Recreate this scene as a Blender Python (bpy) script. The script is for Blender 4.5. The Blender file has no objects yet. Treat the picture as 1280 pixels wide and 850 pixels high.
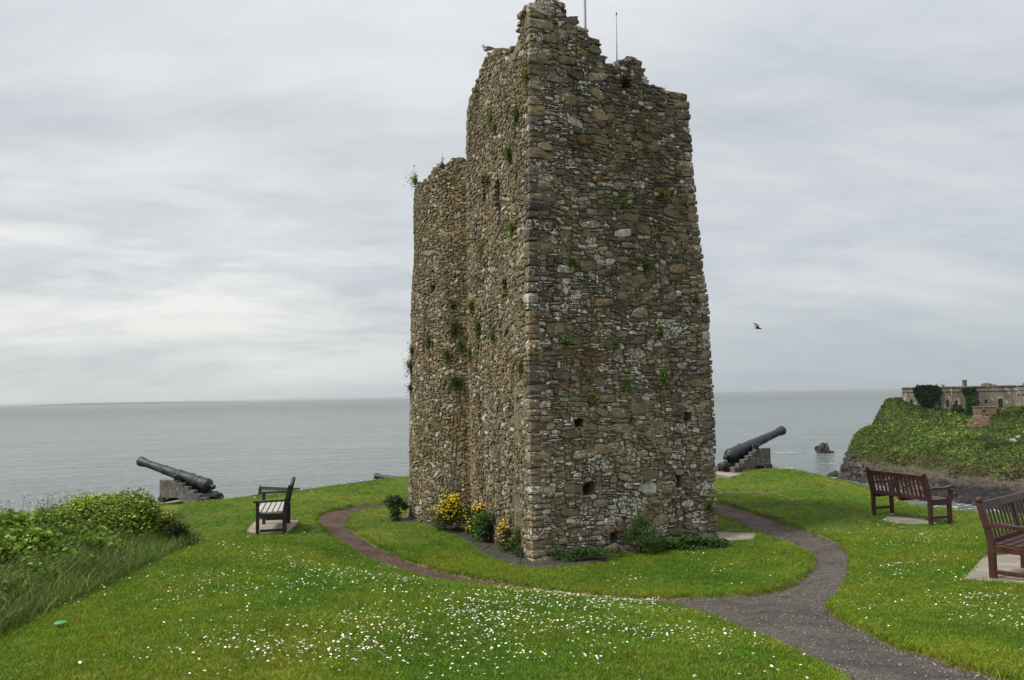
import bpy, bmesh, math, random
import numpy as np
from mathutils import Matrix, Vector, noise as mn
R = math.radians
S = bpy.context.scene
col = S.collection
rng = np.random.default_rng(7)
rnd = random.Random(11)
# ------------------------------------------------------------ camera, sky, sun, exposure
cd = bpy.data.cameras.new('camera'); cam = bpy.data.objects.new('camera', cd); col.objects.link(cam)
cd.sensor_width = 36; cd.lens = 36 * 976 / 1280; cd.clip_start = .05; cd.clip_end = 90000
cam.matrix_world = Matrix.Translation((0, 0, 2.6)) @ Matrix.Rotation(math.pi / 2 + R(4.04), 4, 'X') @ Matrix.Rotation(R(-1.15), 4, 'Z')
S.camera = cam
SUN_EL, SUN_AZ = R(52), R(245)      # azimuth clockwise from +y
sd = bpy.data.lights.new('sun', 'SUN'); sun = bpy.data.objects.new('sun', sd); col.objects.link(sun)
sd.energy = 2.9; sd.angle = R(14); sd.color = (1, .95, .87)
sv = Vector((math.sin(SUN_AZ) * math.cos(SUN_EL), math.cos(SUN_AZ) * math.cos(SUN_EL), math.sin(SUN_EL)))
sun.rotation_euler = sv.to_track_quat('Z', 'Y').to_euler(); sun.location = sv * 40
S.view_settings.view_transform = 'Standard'; S.view_settings.look = 'None'
S.view_settings.exposure = 0.62; S.view_settings.gamma = 1; S.view_settings.use_curve_mapping = False

class NT:
    """tiny node helper"""
    def __init__(s, tree): s.t = tree; s.n = tree.nodes; s.n.clear()
    def new(s, typ, ins=None, **kw):
        n = s.n.new(typ)
        for k, v in kw.items(): setattr(n, k, v)
        for k, v in (ins or {}).items(): s.put(n.inputs[k], v)
        return n
    def put(s, sock, v):
        if isinstance(v, bpy.types.NodeSocket): s.t.links.new(v, sock)
        elif isinstance(v, bpy.types.Node): s.t.links.new(v.outputs[0], sock)
        else: sock.default_value = (tuple(v) + (1,))[:4] if isinstance(v, (tuple, list)) and sock.type == 'RGBA' else v
    def math(s, op, a, b=0., c=0., clamp=False):
        n = s.new('ShaderNodeMath', {0: a, 1: b, 2: c}, operation=op); n.use_clamp = clamp; return n.outputs[0]
    def mix(s, f, a, b, mode='MIX'):
        n = s.new('ShaderNodeMix', data_type='RGBA', blend_type=mode)
        s.put(n.inputs[0], f); s.put(n.inputs[6], a); s.put(n.inputs[7], b); return n.outputs[2]
    def noise(s, vec, scale, detail=3, rough=.5, dist=0., colr=False):
        n = s.new('ShaderNodeTexNoise', {'Vector': vec, 'Scale': scale, 'Detail': detail, 'Roughness': rough, 'Distortion': dist})
        return n.outputs['Color' if colr else 'Fac']
    def ramp(s, f, lo, hi):
        return s.new('ShaderNodeMapRange', {0: f, 1: lo, 2: hi, 3: 0., 4: 1.}).outputs[0]
    def vmap(s, vec, scale=(1, 1, 1), loc=(0, 0, 0), rot=(0, 0, 0)):
        return s.new('ShaderNodeMapping', {'Vector': vec, 'Scale': scale, 'Location': loc, 'Rotation': rot}).outputs[0]
    def bump(s, h, strength, dist, nrm=None):
        i = {'Height': h, 'Strength': strength, 'Distance': dist}
        if nrm is not None: i['Normal'] = nrm
        return s.new('ShaderNodeBump', i).outputs[0]

def world():
    w = bpy.data.worlds.new('World'); S.world = w; w.use_nodes = True
    g = NT(w.node_tree)
    tc = g.new('ShaderNodeTexCoord').outputs['Generated']
    sky = g.new('ShaderNodeTexSky', sky_type='NISHITA', sun_disc=False, sun_elevation=SUN_EL, sun_rotation=SUN_AZ, air_density=1.0, dust_density=3.0)
    xyz = g.new('ShaderNodeSeparateXYZ', {0: tc}).outputs
    el = g.math('MAXIMUM', xyz[2], 0)
    k = g.math('DIVIDE', 1., g.math('ADD', el, .30))
    v = g.new('ShaderNodeCombineXYZ', {0: g.math('MULTIPLY', xyz[0], k), 1: g.math('MULTIPLY', xyz[1], k), 2: el}).outputs[0]
    vr = g.vmap(v, (.8, 1.7, 1), rot=(0, 0, R(14)))
    n1 = g.noise(vr, 1.25, 7, .58, .25)
    n2 = g.noise(g.vmap(v, (1.2, 3.0, 1), (3, 1, 0), (0, 0, R(-6))), 2.4, 7, .62, .2)
    n = g.math('ADD', g.math('MULTIPLY', n1, .62), g.math('MULTIPLY', n2, .38))
    cl = g.ramp(n, .33, .66)
    c = g.mix(cl, (.325, .36, .39), (.50, .51, .52))
    # thin bright breaks low in the west, as cloud and not as light
    low = g.ramp(el, .34, .03)
    band = g.ramp(g.noise(g.vmap(tc, (2.2, 2.2, 11), (.4, 0, .2), (R(2), R(1), 0)), 1.7, 6, .6, .3), .42, .62)
    west = g.ramp(xyz[0], .25, -.3)
    c = g.mix(g.math('MULTIPLY', g.math('MULTIPLY', low, band), g.math('MULTIPLY', west, .9)), c, (.70, .685, .64))
    c = g.mix(g.math('MULTIPLY', g.ramp(el, .13, .0), .8), c, g.mix(west, (.28, .32, .35), (.41, .44, .435)))
    up = g.ramp(el, .32, .95)
    c = g.mix(g.math('MULTIPLY', up, .85), c, (.84, .85, .87))
    c10 = g.new('ShaderNodeVectorMath', {0: c, 3: 10.}, operation='SCALE').outputs[0]
    fin = g.mix(.93, sky.outputs[0], c10)
    b = g.new('ShaderNodeBackground', {'Color': fin, 'Strength': .1})
    o = g.new('ShaderNodeOutputWorld', {'Surface': b.outputs[0]})
world()

# ------------------------------------------------------------ small helpers
def mat(name, rough=.8, spec=.3, sub=0):
    m = bpy.data.materials.new(name); m.use_nodes = True
    g = NT(m.node_tree)
    p = g.new('ShaderNodeBsdfPrincipled', {'Roughness': rough, 'Specular IOR Level': spec})
    o = g.new('ShaderNodeOutputMaterial', {'Surface': p.outputs[0]})
    g.p = p; g.o = o
    g.pos = g.new('ShaderNodeNewGeometry').outputs['Position']
    g.m = m
    return g
def simple(name, c, rough=.7, nscale=8., amt=.35, bscale=40., bump=.3, spec=.3, metallic=0., dist=.01, objspace=False):
    g = mat(name, rough, spec)
    v = g.new('ShaderNodeTexCoord').outputs['Object'] if objspace else g.pos
    n = g.noise(v, nscale, 5, .6)
    cc = g.mix(g.ramp(n, .3, .7), tuple(x * (1 - amt) for x in c), tuple(x * (1 + amt) for x in c))
    g.put(g.p.inputs['Base Color'], cc); g.p.inputs['Metallic'].default_value = metallic
    g.put(g.p.inputs['Normal'], g.bump(g.noise(v, bscale, 4, .6), bump, dist))
    return g
def foliage(name, rough=.55, vary=.3, trans=.35, random_inst=False, tint=None):
    g = mat(name, rough, .25)
    c = g.new('ShaderNodeAttribute', attribute_name='Col').outputs['Color']
    n = g.noise(g.pos, 1.3, 4, .6)
    c = g.mix(1., c, g.mix(g.ramp(n, .3, .7), (1 - vary,) * 3, (1 + vary, 1 + vary * .9, 1.)), 'MULTIPLY')
    if random_inst:
        r = g.new('ShaderNodeObjectInfo').outputs['Random']
        c = g.mix(1., c, g.mix(r, (.62, .74, .6), (1.35, 1.22, 1.1)), 'MULTIPLY')
    if tint: c = tint(g, c)
    g.put(g.p.inputs['Base Color'], c)
    tr = g.new('ShaderNodeBsdfTranslucent', {'Color': g.mix(1., c, (1.1, 1.25, .5), 'MULTIPLY')})
    mx = g.new('ShaderNodeMixShader', {0: trans, 1: g.p.outputs[0], 2: tr.outputs[0]})
    g.put(g.o.inputs['Surface'], mx.outputs[0])
    return g.m
def mesh_from(name, V, Fc, cols=None, smooth=False):
    """V (n,3); Fc list of faces or (n,k) array; cols per-vertex rgba"""
    me = bpy.data.meshes.new(name)
    V = np.asarray(V, np.float32)
    if isinstance(Fc, np.ndarray):
        k = Fc.shape[1]; nf = len(Fc)
        me.vertices.add(len(V)); me.vertices.foreach_set('co', V.ravel())
        me.loops.add(nf * k); me.loops.foreach_set('vertex_index', Fc.astype(np.int32).ravel())
        me.polygons.add(nf); me.polygons.foreach_set('loop_start', np.arange(nf, dtype=np.int32) * k)
        me.update(calc_edges=True)
    else:
        me.from_pydata(V.tolist(), [], Fc)
    if cols is not None:
        a = me.color_attributes.new('Col', 'FLOAT_COLOR', 'POINT')
        c = np.asarray(cols, np.float32)
        if c.shape[1] == 3: c = np.c_[c, np.ones(len(c), np.float32)]
        a.data.foreach_set('color', c.ravel())
    if smooth: me.polygons.foreach_set('use_smooth', [True] * len(me.polygons))
    me.update(); return me
def add(name, me, m=None, parent=None, loc=None, rot=None, **props):
    o = bpy.data.objects.new(name, me); col.objects.link(o)
    if m is not None and me is not None and not me.materials: me.materials.append(m)
    if parent is not None: o.parent = parent
    if loc is not None: o.location = loc
    if rot is not None: o.rotation_euler = rot
    for k, v in props.items(): o[k] = v
    return o
def thing(name, label, cat, loc=(0, 0, 0), rz=0., group=None):
    o = add(name, None, loc=loc, rot=(0, 0, rz), label=label, category=cat)
    if group: o['group'] = group
    return o
def box_mesh(sx, sy, sz, bevel=.004, center=(0, 0, 0), seg=1):
    bm = bmesh.new(); bmesh.ops.create_cube(bm, size=1)
    for v in bm.verts: v.co = Vector((v.co.x * sx + center[0], v.co.y * sy + center[1], v.co.z * sz + center[2]))
    if bevel: bmesh.ops.bevel(bm, geom=bm.edges[:], offset=bevel, segments=seg, affect='EDGES', profile=.6)
    me = bpy.data.meshes.new('box'); bm.to_mesh(me); bm.free(); return me
def bar_mesh(p0, p1, w, t, up=(0, 0, 1), bevel=.004):
    """a rectangular bar from p0 to p1, w across, t along up"""
    p0, p1 = Vector(p0), Vector(p1); d = (p1 - p0); L = d.length; x = d / L
    y = Vector(up).cross(x).normalized(); z = x.cross(y)
    me = box_mesh(L, w, t, bevel)
    M = Matrix((x, y, z)).transposed().to_4x4(); M.translation = (p0 + p1) / 2
    me.transform(M); return me
def sweep_mesh(pts, w, t, side=(1, 0, 0), bevel=.0, widths=None):
    """rectangular section swept along a planar polyline; side is the across direction"""
    pts = [Vector(p) for p in pts]; side = Vector(side).normalized(); V = []; Fc = []
    n = len(pts)
    for i, p in enumerate(pts):
        d = (pts[min(i + 1, n - 1)] - pts[max(i - 1, 0)]).normalized(); up = side.cross(d).normalized()
        tt = widths[i] if widths else t
        for a, b in ((-1, -.8), (-.8, -1), (.8, -1), (1, -.8), (1, .8), (.8, 1), (-.8, 1), (-1, .8)):
            V.append(p + side * a * w / 2 + up * b * tt / 2)
    for i in range(n - 1):
        for j in range(8):
            Fc.append((i * 8 + j, i * 8 + (j + 1) % 8, (i + 1) * 8 + (j + 1) % 8, (i + 1) * 8 + j))
    Fc.append(tuple(range(7, -1, -1))); Fc.append(tuple((n - 1) * 8 + j for j in range(8)))
    return mesh_from('sweep', [tuple(v) for v in V], Fc)
def lathe_mesh(prof, seg=24, axis='z'):
    V = []; Fc = []; n = len(prof)
    for s, r in prof:
        for k in range(seg):
            a = 2 * math.pi * k / seg
            V.append((s, r * math.cos(a), r * math.sin(a)) if axis == 'x' else (r * math.cos(a), r * math.sin(a), s))
    for i in range(n - 1):
        for k in range(seg):
            q = (i * seg + k, i * seg + (k + 1) % seg, (i + 1) * seg + (k + 1) % seg, (i + 1) * seg + k)
            Fc.append(q if axis != 'x' else q)
    me = mesh_from('lathe', V, Fc)
    bm = bmesh.new(); bm.from_mesh(me); bmesh.ops.remove_doubles(bm, verts=bm.verts, dist=1e-5); bmesh.ops.recalc_face_normals(bm, faces=bm.faces)
    bm.to_mesh(me); bm.free()
    me.polygons.foreach_set('use_smooth', [True] * len(me.polygons)); return me
def prism_mesh(poly, t, bevel=0.):
    """polygon in local xz extruded along y, thickness t centred"""
    n = len(poly); V = [(x, -t / 2, z) for x, z in poly] + [(x, t / 2, z) for x, z in poly]
    Fc = [tuple(range(n)), tuple(range(2 * n - 1, n - 1, -1))] + [(i, i + n, (i + 1) % n + n, (i + 1) % n) for i in range(n)]
    me = mesh_from('prism', V, Fc)
    bm = bmesh.new(); bm.from_mesh(me); bmesh.ops.recalc_face_normals(bm, faces=bm.faces)
    if bevel: bmesh.ops.bevel(bm, geom=bm.edges[:], offset=bevel, segments=1, affect='EDGES')
    bm.to_mesh(me); bm.free(); return me
def n3(x, y, z=0.): return mn.noise(Vector((x, y, z)))
def vnoise(x, y, s, seed=0, octv=3):
    """cheap vectorised value noise in [-1,1]"""
    x = np.asarray(x, float) * s; y = np.asarray(y, float) * s; out = 0; amp = 1; tot = 0
    for o in range(octv):
        xi = np.floor(x).astype(np.int64); yi = np.floor(y).astype(np.int64); fx = x - xi; fy = y - yi
        fx = fx * fx * (3 - 2 * fx); fy = fy * fy * (3 - 2 * fy)
        def h(a, b):
            q = (a * 374761393 + b * 668265263 + (seed + o * 17) * 974634777) & 0x7fffffff
            q = ((q ^ (q >> 13)) * 1274126177) & 0x7fffffff; q = q ^ (q >> 16)
            return (q & 0xffff) / 32767.5 - 1
        v = (h(xi, yi) * (1 - fx) + h(xi + 1, yi) * fx) * (1 - fy) + (h(xi, yi + 1) * (1 - fx) + h(xi + 1, yi + 1) * fx) * fy
        out = out + amp * v; tot += amp; amp *= .5; x = x * 2.03 + 5.1; y = y * 2.03 + 1.7
    return out / tot
def sstep(a, b, x): t = np.clip((x - a) / (b - a), 0, 1); return t * t * (3 - 2 * t)
def sdf(poly, x, y):
    """signed distance to polygon, negative inside"""
    P = np.array(poly, float); Q = np.roll(P, -1, 0); d = np.full(np.shape(x), 1e9); ins = np.zeros(np.shape(x), bool)
    for (ax, ay), (bx, by) in zip(P, Q):
        ex, ey = bx - ax, by - ay; t = np.clip(((x - ax) * ex + (y - ay) * ey) / (ex * ex + ey * ey + 1e-12), 0, 1)
        d = np.minimum(d, (x - ax - t * ex) ** 2 + (y - ay - t * ey) ** 2)
        c = ((ay > y) != (by > y)) & (x < (bx - ax) * (y - ay) / (by - ay + 1e-12) + ax); ins ^= c
    d = np.sqrt(d); return np.where(ins, -d, d)
def smooth_poly(P, it=2):
    P = np.array(P, float)
    for _ in range(it):
        Q = np.roll(P, -1, 0); P = np.stack([.75 * P + .25 * Q, .25 * P + .75 * Q], 1).reshape(-1, 2)
    return P
# ------------------------------------------------------------ terrain of the headland
CTRL = np.array([(-0.04, 4.6, 0.97), (-2.06, 4.6, 1.01), (1.61, 4.6, 0.94), (2.89, 4.9, 0.81), (-3.89, 6.0, 0.87), (-4.41, 8.5, 0.63), (-4.9, 12.0, 0.45), (-3.48, 10.0, 0.6), (-0.05, 8.6, 0.49), (-1.41, 9.6, 0.41), (-2.16, 12.2, 0.06), (-0.74, 11.2, 0.06), (1.88, 8.4, 0.29), (2.92, 9.3, 0.16), (2.98, 6.6, 0.53), (3.79, 9.6, 0.11), (5.51, 9.3, 0.35), (7.65, 15.0, -0.0), (9.54, 17.0, -0.1), (8.32, 19.0, -0.14), (4.98, 19.5, 0.02), (-0.07, 10.9, 0.03), (-4.26, 16.9, 0.02), (-3.24, 19.5, -0.02), (-5.93, 24.0, -0.15), (-3.52, 26.0, -0.12), (-8.91, 24.5, -0.6), (-9.7, 24.9, -.78), (-4.5, 14.7, 0.14), (9.22, 25.5, -0.09), (7.71, 26.5, -0.17), (6.6, 25, -.2), (8.4, 25.4, .05), (10.05, 23.0, -0.23), (-10.84, 26.5, -0.8), (0, 0, 1.0), (-4, 0, 1.0), (4, 0, 0.95), (0, 2.5, 0.98), (-7, 5, 0.8), (-7, 10, 0.25), (-8.5, 14, 0.0), (0.3, 12.4, 0), (3.6, 13.9, 0), (-0.8, 15.6, 0), (-2.3, 17, 0), (1, 20, 0), (3, 17, 0), (5, 21.3, -0.13), (8, 21.5, -0.22), (11, 26, -1.2), (10.7, 24.3, -.6), (-14, 27, -1.1), (-8, 31, -2.2), (0, 31, -1.3), (6, 30, -0.6), (8, 8, 0.35), (9, 5, 0.5), (10, 12, 0.15), (11.5, 21, -0.8), (12, 17, -0.35), (0.3, 10.3, 0.04), (-1.2, 10.9, 0.06), (1.5, 9.6, 0.08),
                 (-7.9, 25.9, -1.05), (-3.7, 29.2, -1.4), (-6, 28, -1.2)])
def _tps(C, lam=.0015):
    n = len(C); X = C[:, :2]; d = np.linalg.norm(X[:, None] - X[None], axis=2)
    K = np.where(d > 0, d * d * np.log(d + 1e-12), 0) * .01 + lam * np.eye(n)
    Pm = np.c_[np.ones(n), X]; A = np.block([[K, Pm], [Pm.T, np.zeros((3, 3))]])
    return np.linalg.solve(A, np.r_[C[:, 2], 0, 0, 0])
TW = _tps(CTRL)
PLATEAU = smooth_poly([(-8, -16), (-7.5, 6), (-8.3, 12), (-9.8, 18), (-14.5, 24), (-14.5, 29), (-8, 30.5), (2, 30), (8, 30), (9.6, 28.5), (10.2, 24), (10.6, 20), (10.6, 17), (12, 12), (12, 5), (12, -16)], 2)
def gz(x, y):
    x = np.asarray(x, float); y = np.asarray(y, float); cx = np.clip(x, -14, 13); cy = np.clip(y, 0, 31)
    o = TW[-3] + TW[-2] * cx + TW[-1] * cy
    for (a, b, _), w in zip(CTRL, TW[:-3]):
        r2 = (cx - a) ** 2 + (cy - b) ** 2 + 1e-12; o = o + w * .005 * r2 * np.log(r2)
    d = np.maximum(sdf(PLATEAU, x, y), 0)
    fall = np.where(d < 1.5, .35 * d * d, .35 * 2.25 + 1.05 * (d - 1.5)) * (1 + .25 * vnoise(x, y, .15, 3))
    o = o + .018 * vnoise(x, y, 1.1, 5) * sstep(3, 5, y + abs(x))
    return np.maximum(o - fall, -32)
def g1(x, y): return float(gz(np.array([x]), np.array([y]))[0])
INNER = [(-2.97, 19.18), (-3.5, 18.86), (-3.7, 18.06), (-3.6, 16.86), (-3.34, 15.86), (-2.98, 14.9), (-2.43, 13.78), (-1.88, 12.9), (-1.43, 12.38), (-0.96, 11.64), (-0.43, 11.17), (0.26, 10.74), (0.88, 10.5), (1.48, 10.26), (2.17, 10.12), (2.79, 10.02), (3.19, 10.2), (3.67, 10.6), (4.09, 11.14), (4.42, 11.8), (4.59, 12.3), (4.63, 12.82), (4.55, 13.68), (4.4, 14.5), (4.4, 15.6), (4.2, 16.9), (3.7, 18.4), (2.6, 19.8), (1, 20.6), (-1, 20.4)]
OUTER = [(-3.1, 19.9), (-3.6, 19.6), (-4.18, 19.1), (-4.5, 18.22), (-4.34, 17.2), (-4.01, 16.22), (-3.3, 14.28), (-2.75, 13.1), (-2.25, 12.4), (-1.6, 11.55), (-.9, 10.85), (-.2, 10.35), (.6, 10.0), (1.33, 9.75), (1.63, 9.3), (1.85, 8.66), (1.88, 7.6), (1.87, 6.36), (1.87, 5.46), (1.91, 4.7), (1.9, 1), (1.9, -8),
         (3.3, -8), (3.2, 3), (3.08, 5.0), (3.01, 5.5), (3.04, 6.1), (3.1, 6.85), (3.22, 7.84), (3.34, 8.54), (3.59, 9.18), (4.0, 9.86), (4.47, 10.74), (4.99, 11.78), (5.36, 13.04), (5.45, 14.16), (5.32, 15.36), (5.12, 16.82), (4.75, 18.4), (4.5, 19.3), (5.2, 20.3), (7.0, 20.8), (7.6, 21.6), (5.2, 22.1), (3.6, 21.0), (2.5, 21.3), (1, 21.5), (-1.4, 21.2)]
INNER_S = smooth_poly(INNER, 1); OUTER_S = smooth_poly(OUTER, 1)
def path_sd(x, y):
    w = .03 * vnoise(x, y, 3.5, 9, 2)
    return np.maximum(sdf(OUTER_S, x, y), -sdf(INNER_S, x, y)) + w
def axis(segs):
    o = []
    for a, b, s in segs: o += list(np.arange(a, b - 1e-6, s))
    return np.array(o + [segs[-1][1]])
def grid_mesh(name, xs, ys, zfun, keep=None, smooth=True):
    X, Y = np.meshgrid(xs, ys); Z = zfun(X, Y); nx, ny = len(xs), len(ys)
    idx = np.arange(nx * ny).reshape(ny, nx)
    Fc = np.stack([idx[:-1, :-1], idx[:-1, 1:], idx[1:, 1:], idx[1:, :-1]], -1).reshape(-1, 4)
    V = np.c_[X.ravel(), Y.ravel(), Z.ravel()]
    if keep is not None:
        k = keep(X, Y).ravel(); Fc = Fc[k[Fc].any(1)]
        used = np.unique(Fc); m = np.zeros(len(V), np.int64); m[used] = np.arange(len(used)); V = V[used]; Fc = m[Fc]
    return mesh_from(name, V, Fc, smooth=smooth)
def lawn_z(X, Y):
    sd_ = path_sd(X, Y)
    return gz(X, Y) - .13 * sstep(.05, -.07, sd_) + .012 * sstep(.25, .08, sd_) * sstep(-.02, .05, sd_)
XS = axis([(-60, -30, 3), (-30, -16, 1), (-16, -8, .4), (-8, -5, .15), (-5, 6.2, .075), (6.2, 9, .15), (9, 14, .3), (14, 30, 1), (30, 60, 3)])
YS = axis([(-30, -10, 2), (-10, 3, .5), (3, 4, .12), (4, 20, .075), (20, 24, .12), (24, 32, .2), (32, 45, .8), (45, 80, 3)])
g = mat('grass_ground', .9, .15)
base = g.mix(g.ramp(g.noise(g.pos, .55, 4, .6), .40, .62), (.062, .120, .010), (.145, .150, .024))
base = g.mix(g.ramp(g.noise(g.pos, 3.1, 4, .6), .35, .75), base, (.07, .125, .012))
fine = g.noise(g.vmap(g.pos, (1, 1, .3)), 55, 3, .7)
base = g.mix(1., base, g.mix(g.ramp(fine, .3, .7), (.5, .5, .5), (1.35, 1.35, 1.35)), 'MULTIPLY')
nz = g.new('ShaderNodeSeparateXYZ', {0: g.new('ShaderNodeNewGeometry').outputs['Normal']}).outputs[2]
rock = g.mix(g.noise(g.pos, 1.5, 6, .6), (.05, .045, .035), (.18, .16, .13))
base = g.mix(g.ramp(nz, .62, .5), base, rock)
base = g.mix(g.new('ShaderNodeAttribute', attribute_name='edge').outputs['Fac'], base, g.mix(g.ramp(g.noise(g.pos, 30, 4, .7), .35, .65), (.10, .065, .035), (.24, .18, .11)))
g.put(g.p.inputs['Base Color'], base)
g.put(g.p.inputs['Normal'], g.bump(g.noise(g.pos, 40, 4, .7), .9, .03))
M_ground = g.m
lw = grid_mesh('lawn', XS, YS, lawn_z); co = np.empty(len(lw.vertices) * 3, np.float32); lw.vertices.foreach_get('co', co); co = co.reshape(-1, 3)
ed_ = np.exp(-(np.maximum(path_sd(co[:, 0], co[:, 1]), 0) / .05) ** 2) * (.45 + .55 * sstep(-.3, .3, vnoise(co[:, 0], co[:, 1], 2.4, 88)))
at_ = lw.attributes.new('edge', 'FLOAT', 'POINT'); at_.data.foreach_set('value', ed_.astype(np.float32))
add('lawn', lw, M_ground, kind='structure')
# path
g = mat('path_gravel', .85, .35)
v1 = g.new('ShaderNodeTexVoronoi', {'Vector': g.pos, 'Scale': 62.}).outputs
grey = g.mix(v1['Color'], (.014, .0125, .0115), (.092, .079, .069))
n = g.noise(g.pos, 120, 2, .6)
grey = g.mix(g.ramp(n, .55, .70), grey, (.25, .225, .195))
px_ = g.new('ShaderNodeSeparateXYZ', {0: g.pos}).outputs
red = g.ramp(g.math('ADD', px_[0], g.math('MULTIPLY', g.noise(g.pos, .8, 3), 3.)), 2.6, .3)
red = g.math('MAXIMUM', red, g.math('MULTIPLY', g.ramp(px_[1], 11.5, 15.), .55))
redc = g.mix(v1['Color'], (.026, .015, .010), (.115, .066, .043))
c = g.mix(g.math('MULTIPLY', red, .85), grey, redc)
c = g.mix(g.ramp(g.noise(g.pos, 7, 5, .7), .4, .7), c, g.mix(1., c, (1.7, 1.65, 1.6), 'MULTIPLY'))
c = g.mix(g.ramp(g.noise(g.pos, 1.7, 5, .65), .45, .7), c, g.mix(1., c, (.45, .42, .4), 'MULTIPLY'))
moss = g.ramp(g.noise(g.pos, 2.6, 5, .7), .63, .72)
c = g.mix(g.math('MULTIPLY', moss, .6), c, (.09, .085, .03))
g.put(g.p.inputs['Base Color'], c)
g.put(g.p.inputs['Normal'], g.bump(v1['Distance'], 1., .02, g.bump(g.noise(g.pos, 9, 5, .6), .4, .03)))
M_path = g.m
def path_z(X, Y): return gz(X, Y) - .055 + .012 * vnoise(X, Y, 2., 21) + .006 * vnoise(X, Y, 9., 22)
add('path', grid_mesh('path', axis([(-5, 7.2, .075)]), axis([(-8, 4, .3), (4, 22.2, .075)]), path_z, keep=lambda X, Y: path_sd(X, Y) < .1), M_path, kind='structure')
# loose gravel lying on the path and along its edges
def scatter(n, x0, x1, y0, y1, cond):
    x = rng.uniform(x0, x1, n); y = rng.uniform(y0, y1, n); k = cond(x, y); return x[k], y[k]
def chips(x, y, z, s, cols, flat=.6):
    n = len(x); T = np.array([(1, 0, 0), (-.5, .87, 0), (-.5, -.87, 0), (.1, .05, 1), (.45, .5, .55), (-.6, 0, .5)], float)
    Fc = np.array([(0, 4, 3), (4, 1, 3), (1, 5, 3), (5, 2, 3), (2, 0, 3), (0, 1, 4), (1, 2, 5)])
    a = rng.uniform(0, 6.28, n); c, s_ = np.cos(a), np.sin(a)
    V = np.empty((n, 6, 3)); st = rng.uniform(.6, 1.1, n)
    V[:, :, 0] = (T[:, 0] * c[:, None] - T[:, 1] * (s_ * st)[:, None]) * s[:, None] + x[:, None]
    V[:, :, 1] = (T[:, 0] * s_[:, None] + T[:, 1] * (c * st)[:, None]) * s[:, None] + y[:, None]
    V[:, :, 2] = T[:, 2] * s[:, None] * flat + z[:, None] - .1 * s[:, None]
    F_ = (Fc[None] + (np.arange(n) * 6)[:, None, None]).reshape(-1, 3)
    return V.reshape(-1, 3), F_, np.repeat(cols, 6, 0)
x, y = scatter(120000, -4.7, 5.6, 4, 20, lambda x, y: (path_sd(x, y) < .02) & (rng.uniform(0, 1, len(x)) < np.clip(9 / y, .15, 1) * (.25 + .75 * (path_sd(x, y) > -.12))))
t = rng.uniform(0, 1, len(x))[:, None]; cc = np.array([(.06, .055, .05)]) * (1 - t) + np.array([(.34, .30, .25)]) * t ** 2
cc = np.where((x < .5)[:, None], cc * np.array([.95, .72, .58]), cc)
V, Fc, C = chips(x, y, path_z(x, y), rng.uniform(.004, .013, len(x)), cc)
g = mat('chip_stone', .85, .3); g.put(g.p.inputs['Base Color'], g.new('ShaderNodeAttribute', attribute_name='Col').outputs[0]); M_chip = g.m
add('loose_gravel', mesh_from('gravel', V, Fc, C), M_chip, kind='stuff')
# ------------------------------------------------------------ sea
SEA = -26.
me = bpy.data.meshes.new('sea'); bm = bmesh.new(); bmesh.ops.create_grid(bm, x_segments=8, y_segments=8, size=30000); bm.to_mesh(me); bm.free()
g = mat('sea_water', .22, .5)
g.p.inputs['IOR'].default_value = 1.33
dist = g.new('ShaderNodeVectorMath', {0: g.pos}, operation='LENGTH').outputs['Value']
big = g.noise(g.vmap(g.pos, (1, 1.6, 1), rot=(0, 0, R(20))), .012, 5, .6)
g.put(g.p.inputs['Base Color'], g.mix(g.ramp(big, .3, .7), (.085, .105, .102), (.125, .15, .145)))
w1 = g.noise(g.vmap(g.pos, (.7, 1, 1), rot=(0, 0, R(-14))), .19, 4, .6, .3)
w2 = g.noise(g.vmap(g.pos, (.5, 1, 1), rot=(0, 0, R(-8))), .07, 4, .6, .2)
w0 = g.noise(g.vmap(g.pos, (.8, 1, 1), rot=(0, 0, R(-18))), .5, 3, .6, .3)
hgt = g.math('ADD', g.math('ADD', g.math('MULTIPLY', w1, 3.4), g.math('MULTIPLY', w0, .8)), g.math('MULTIPLY', w2, 3.5))
w4 = g.noise(g.vmap(g.pos, (.2, 1, 1), rot=(0, 0, R(-5))), .022, 5, .7, .2)
hgt = g.math('ADD', hgt, g.math('MULTIPLY', w4, 9.))
g.put(g.p.inputs['Normal'], g.bump(hgt, 1., 1.))
g.put(g.p.inputs['Roughness'], g.ramp(dist, -200., 2500.))
n_ = g.p.inputs['Roughness'].links[0].from_node; n_.inputs[3].default_value = .09; n_.inputs[4].default_value = .35
M_sea = g.m
add('sea', me, M_sea, loc=(0, 0, SEA), kind='structure')
# ------------------------------------------------------------ the ruined tower
TOWER = thing('ruined_tower', 'tall ruined rubble-stone tower with a ragged top and a lower rounded turret', 'ruined tower', (1.2, 15.2, 0))
TO = Vector((1.2, 15.2, 0))
def curve(pts, z): return np.array([np.interp(z, [p[0] for p in pts], [p[k] for p in pts]) for k in (1, 2)])
EA = [(-1, .25, 12.38), (0, .26, 12.4), (1.2, .26, 12.42), (4.4, .29, 12.5), (7.3, .38, 12.57), (9.4, .42, 12.62)]
EB = [(-1, 3.53, 13.93), (0, 3.53, 13.93), (2, 3.56, 13.93), (3.9, 3.55, 13.94), (5.3, 3.44, 13.95), (6.8, 3.35, 13.97), (8.2, 3.30, 13.98)]
EC = [(-1, -.88, 15.6), (0, -.87, 15.6), (4, -.87, 15.54), (8, -.84, 15.48), (9.4, -.72, 15.4)]
ED = [(-1, 2.42, 17.2), (0, 2.42, 17.2), (5, 2.36, 17.15), (9, 2.25, 17.05)]
CYC = np.array([-.65, 17.6])
def cylr(z): return 1.705 - .03 * z
L_AB, L_AC, L_CY, L_BD = 3.55, 3.3, 4.4, 3.4
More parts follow.
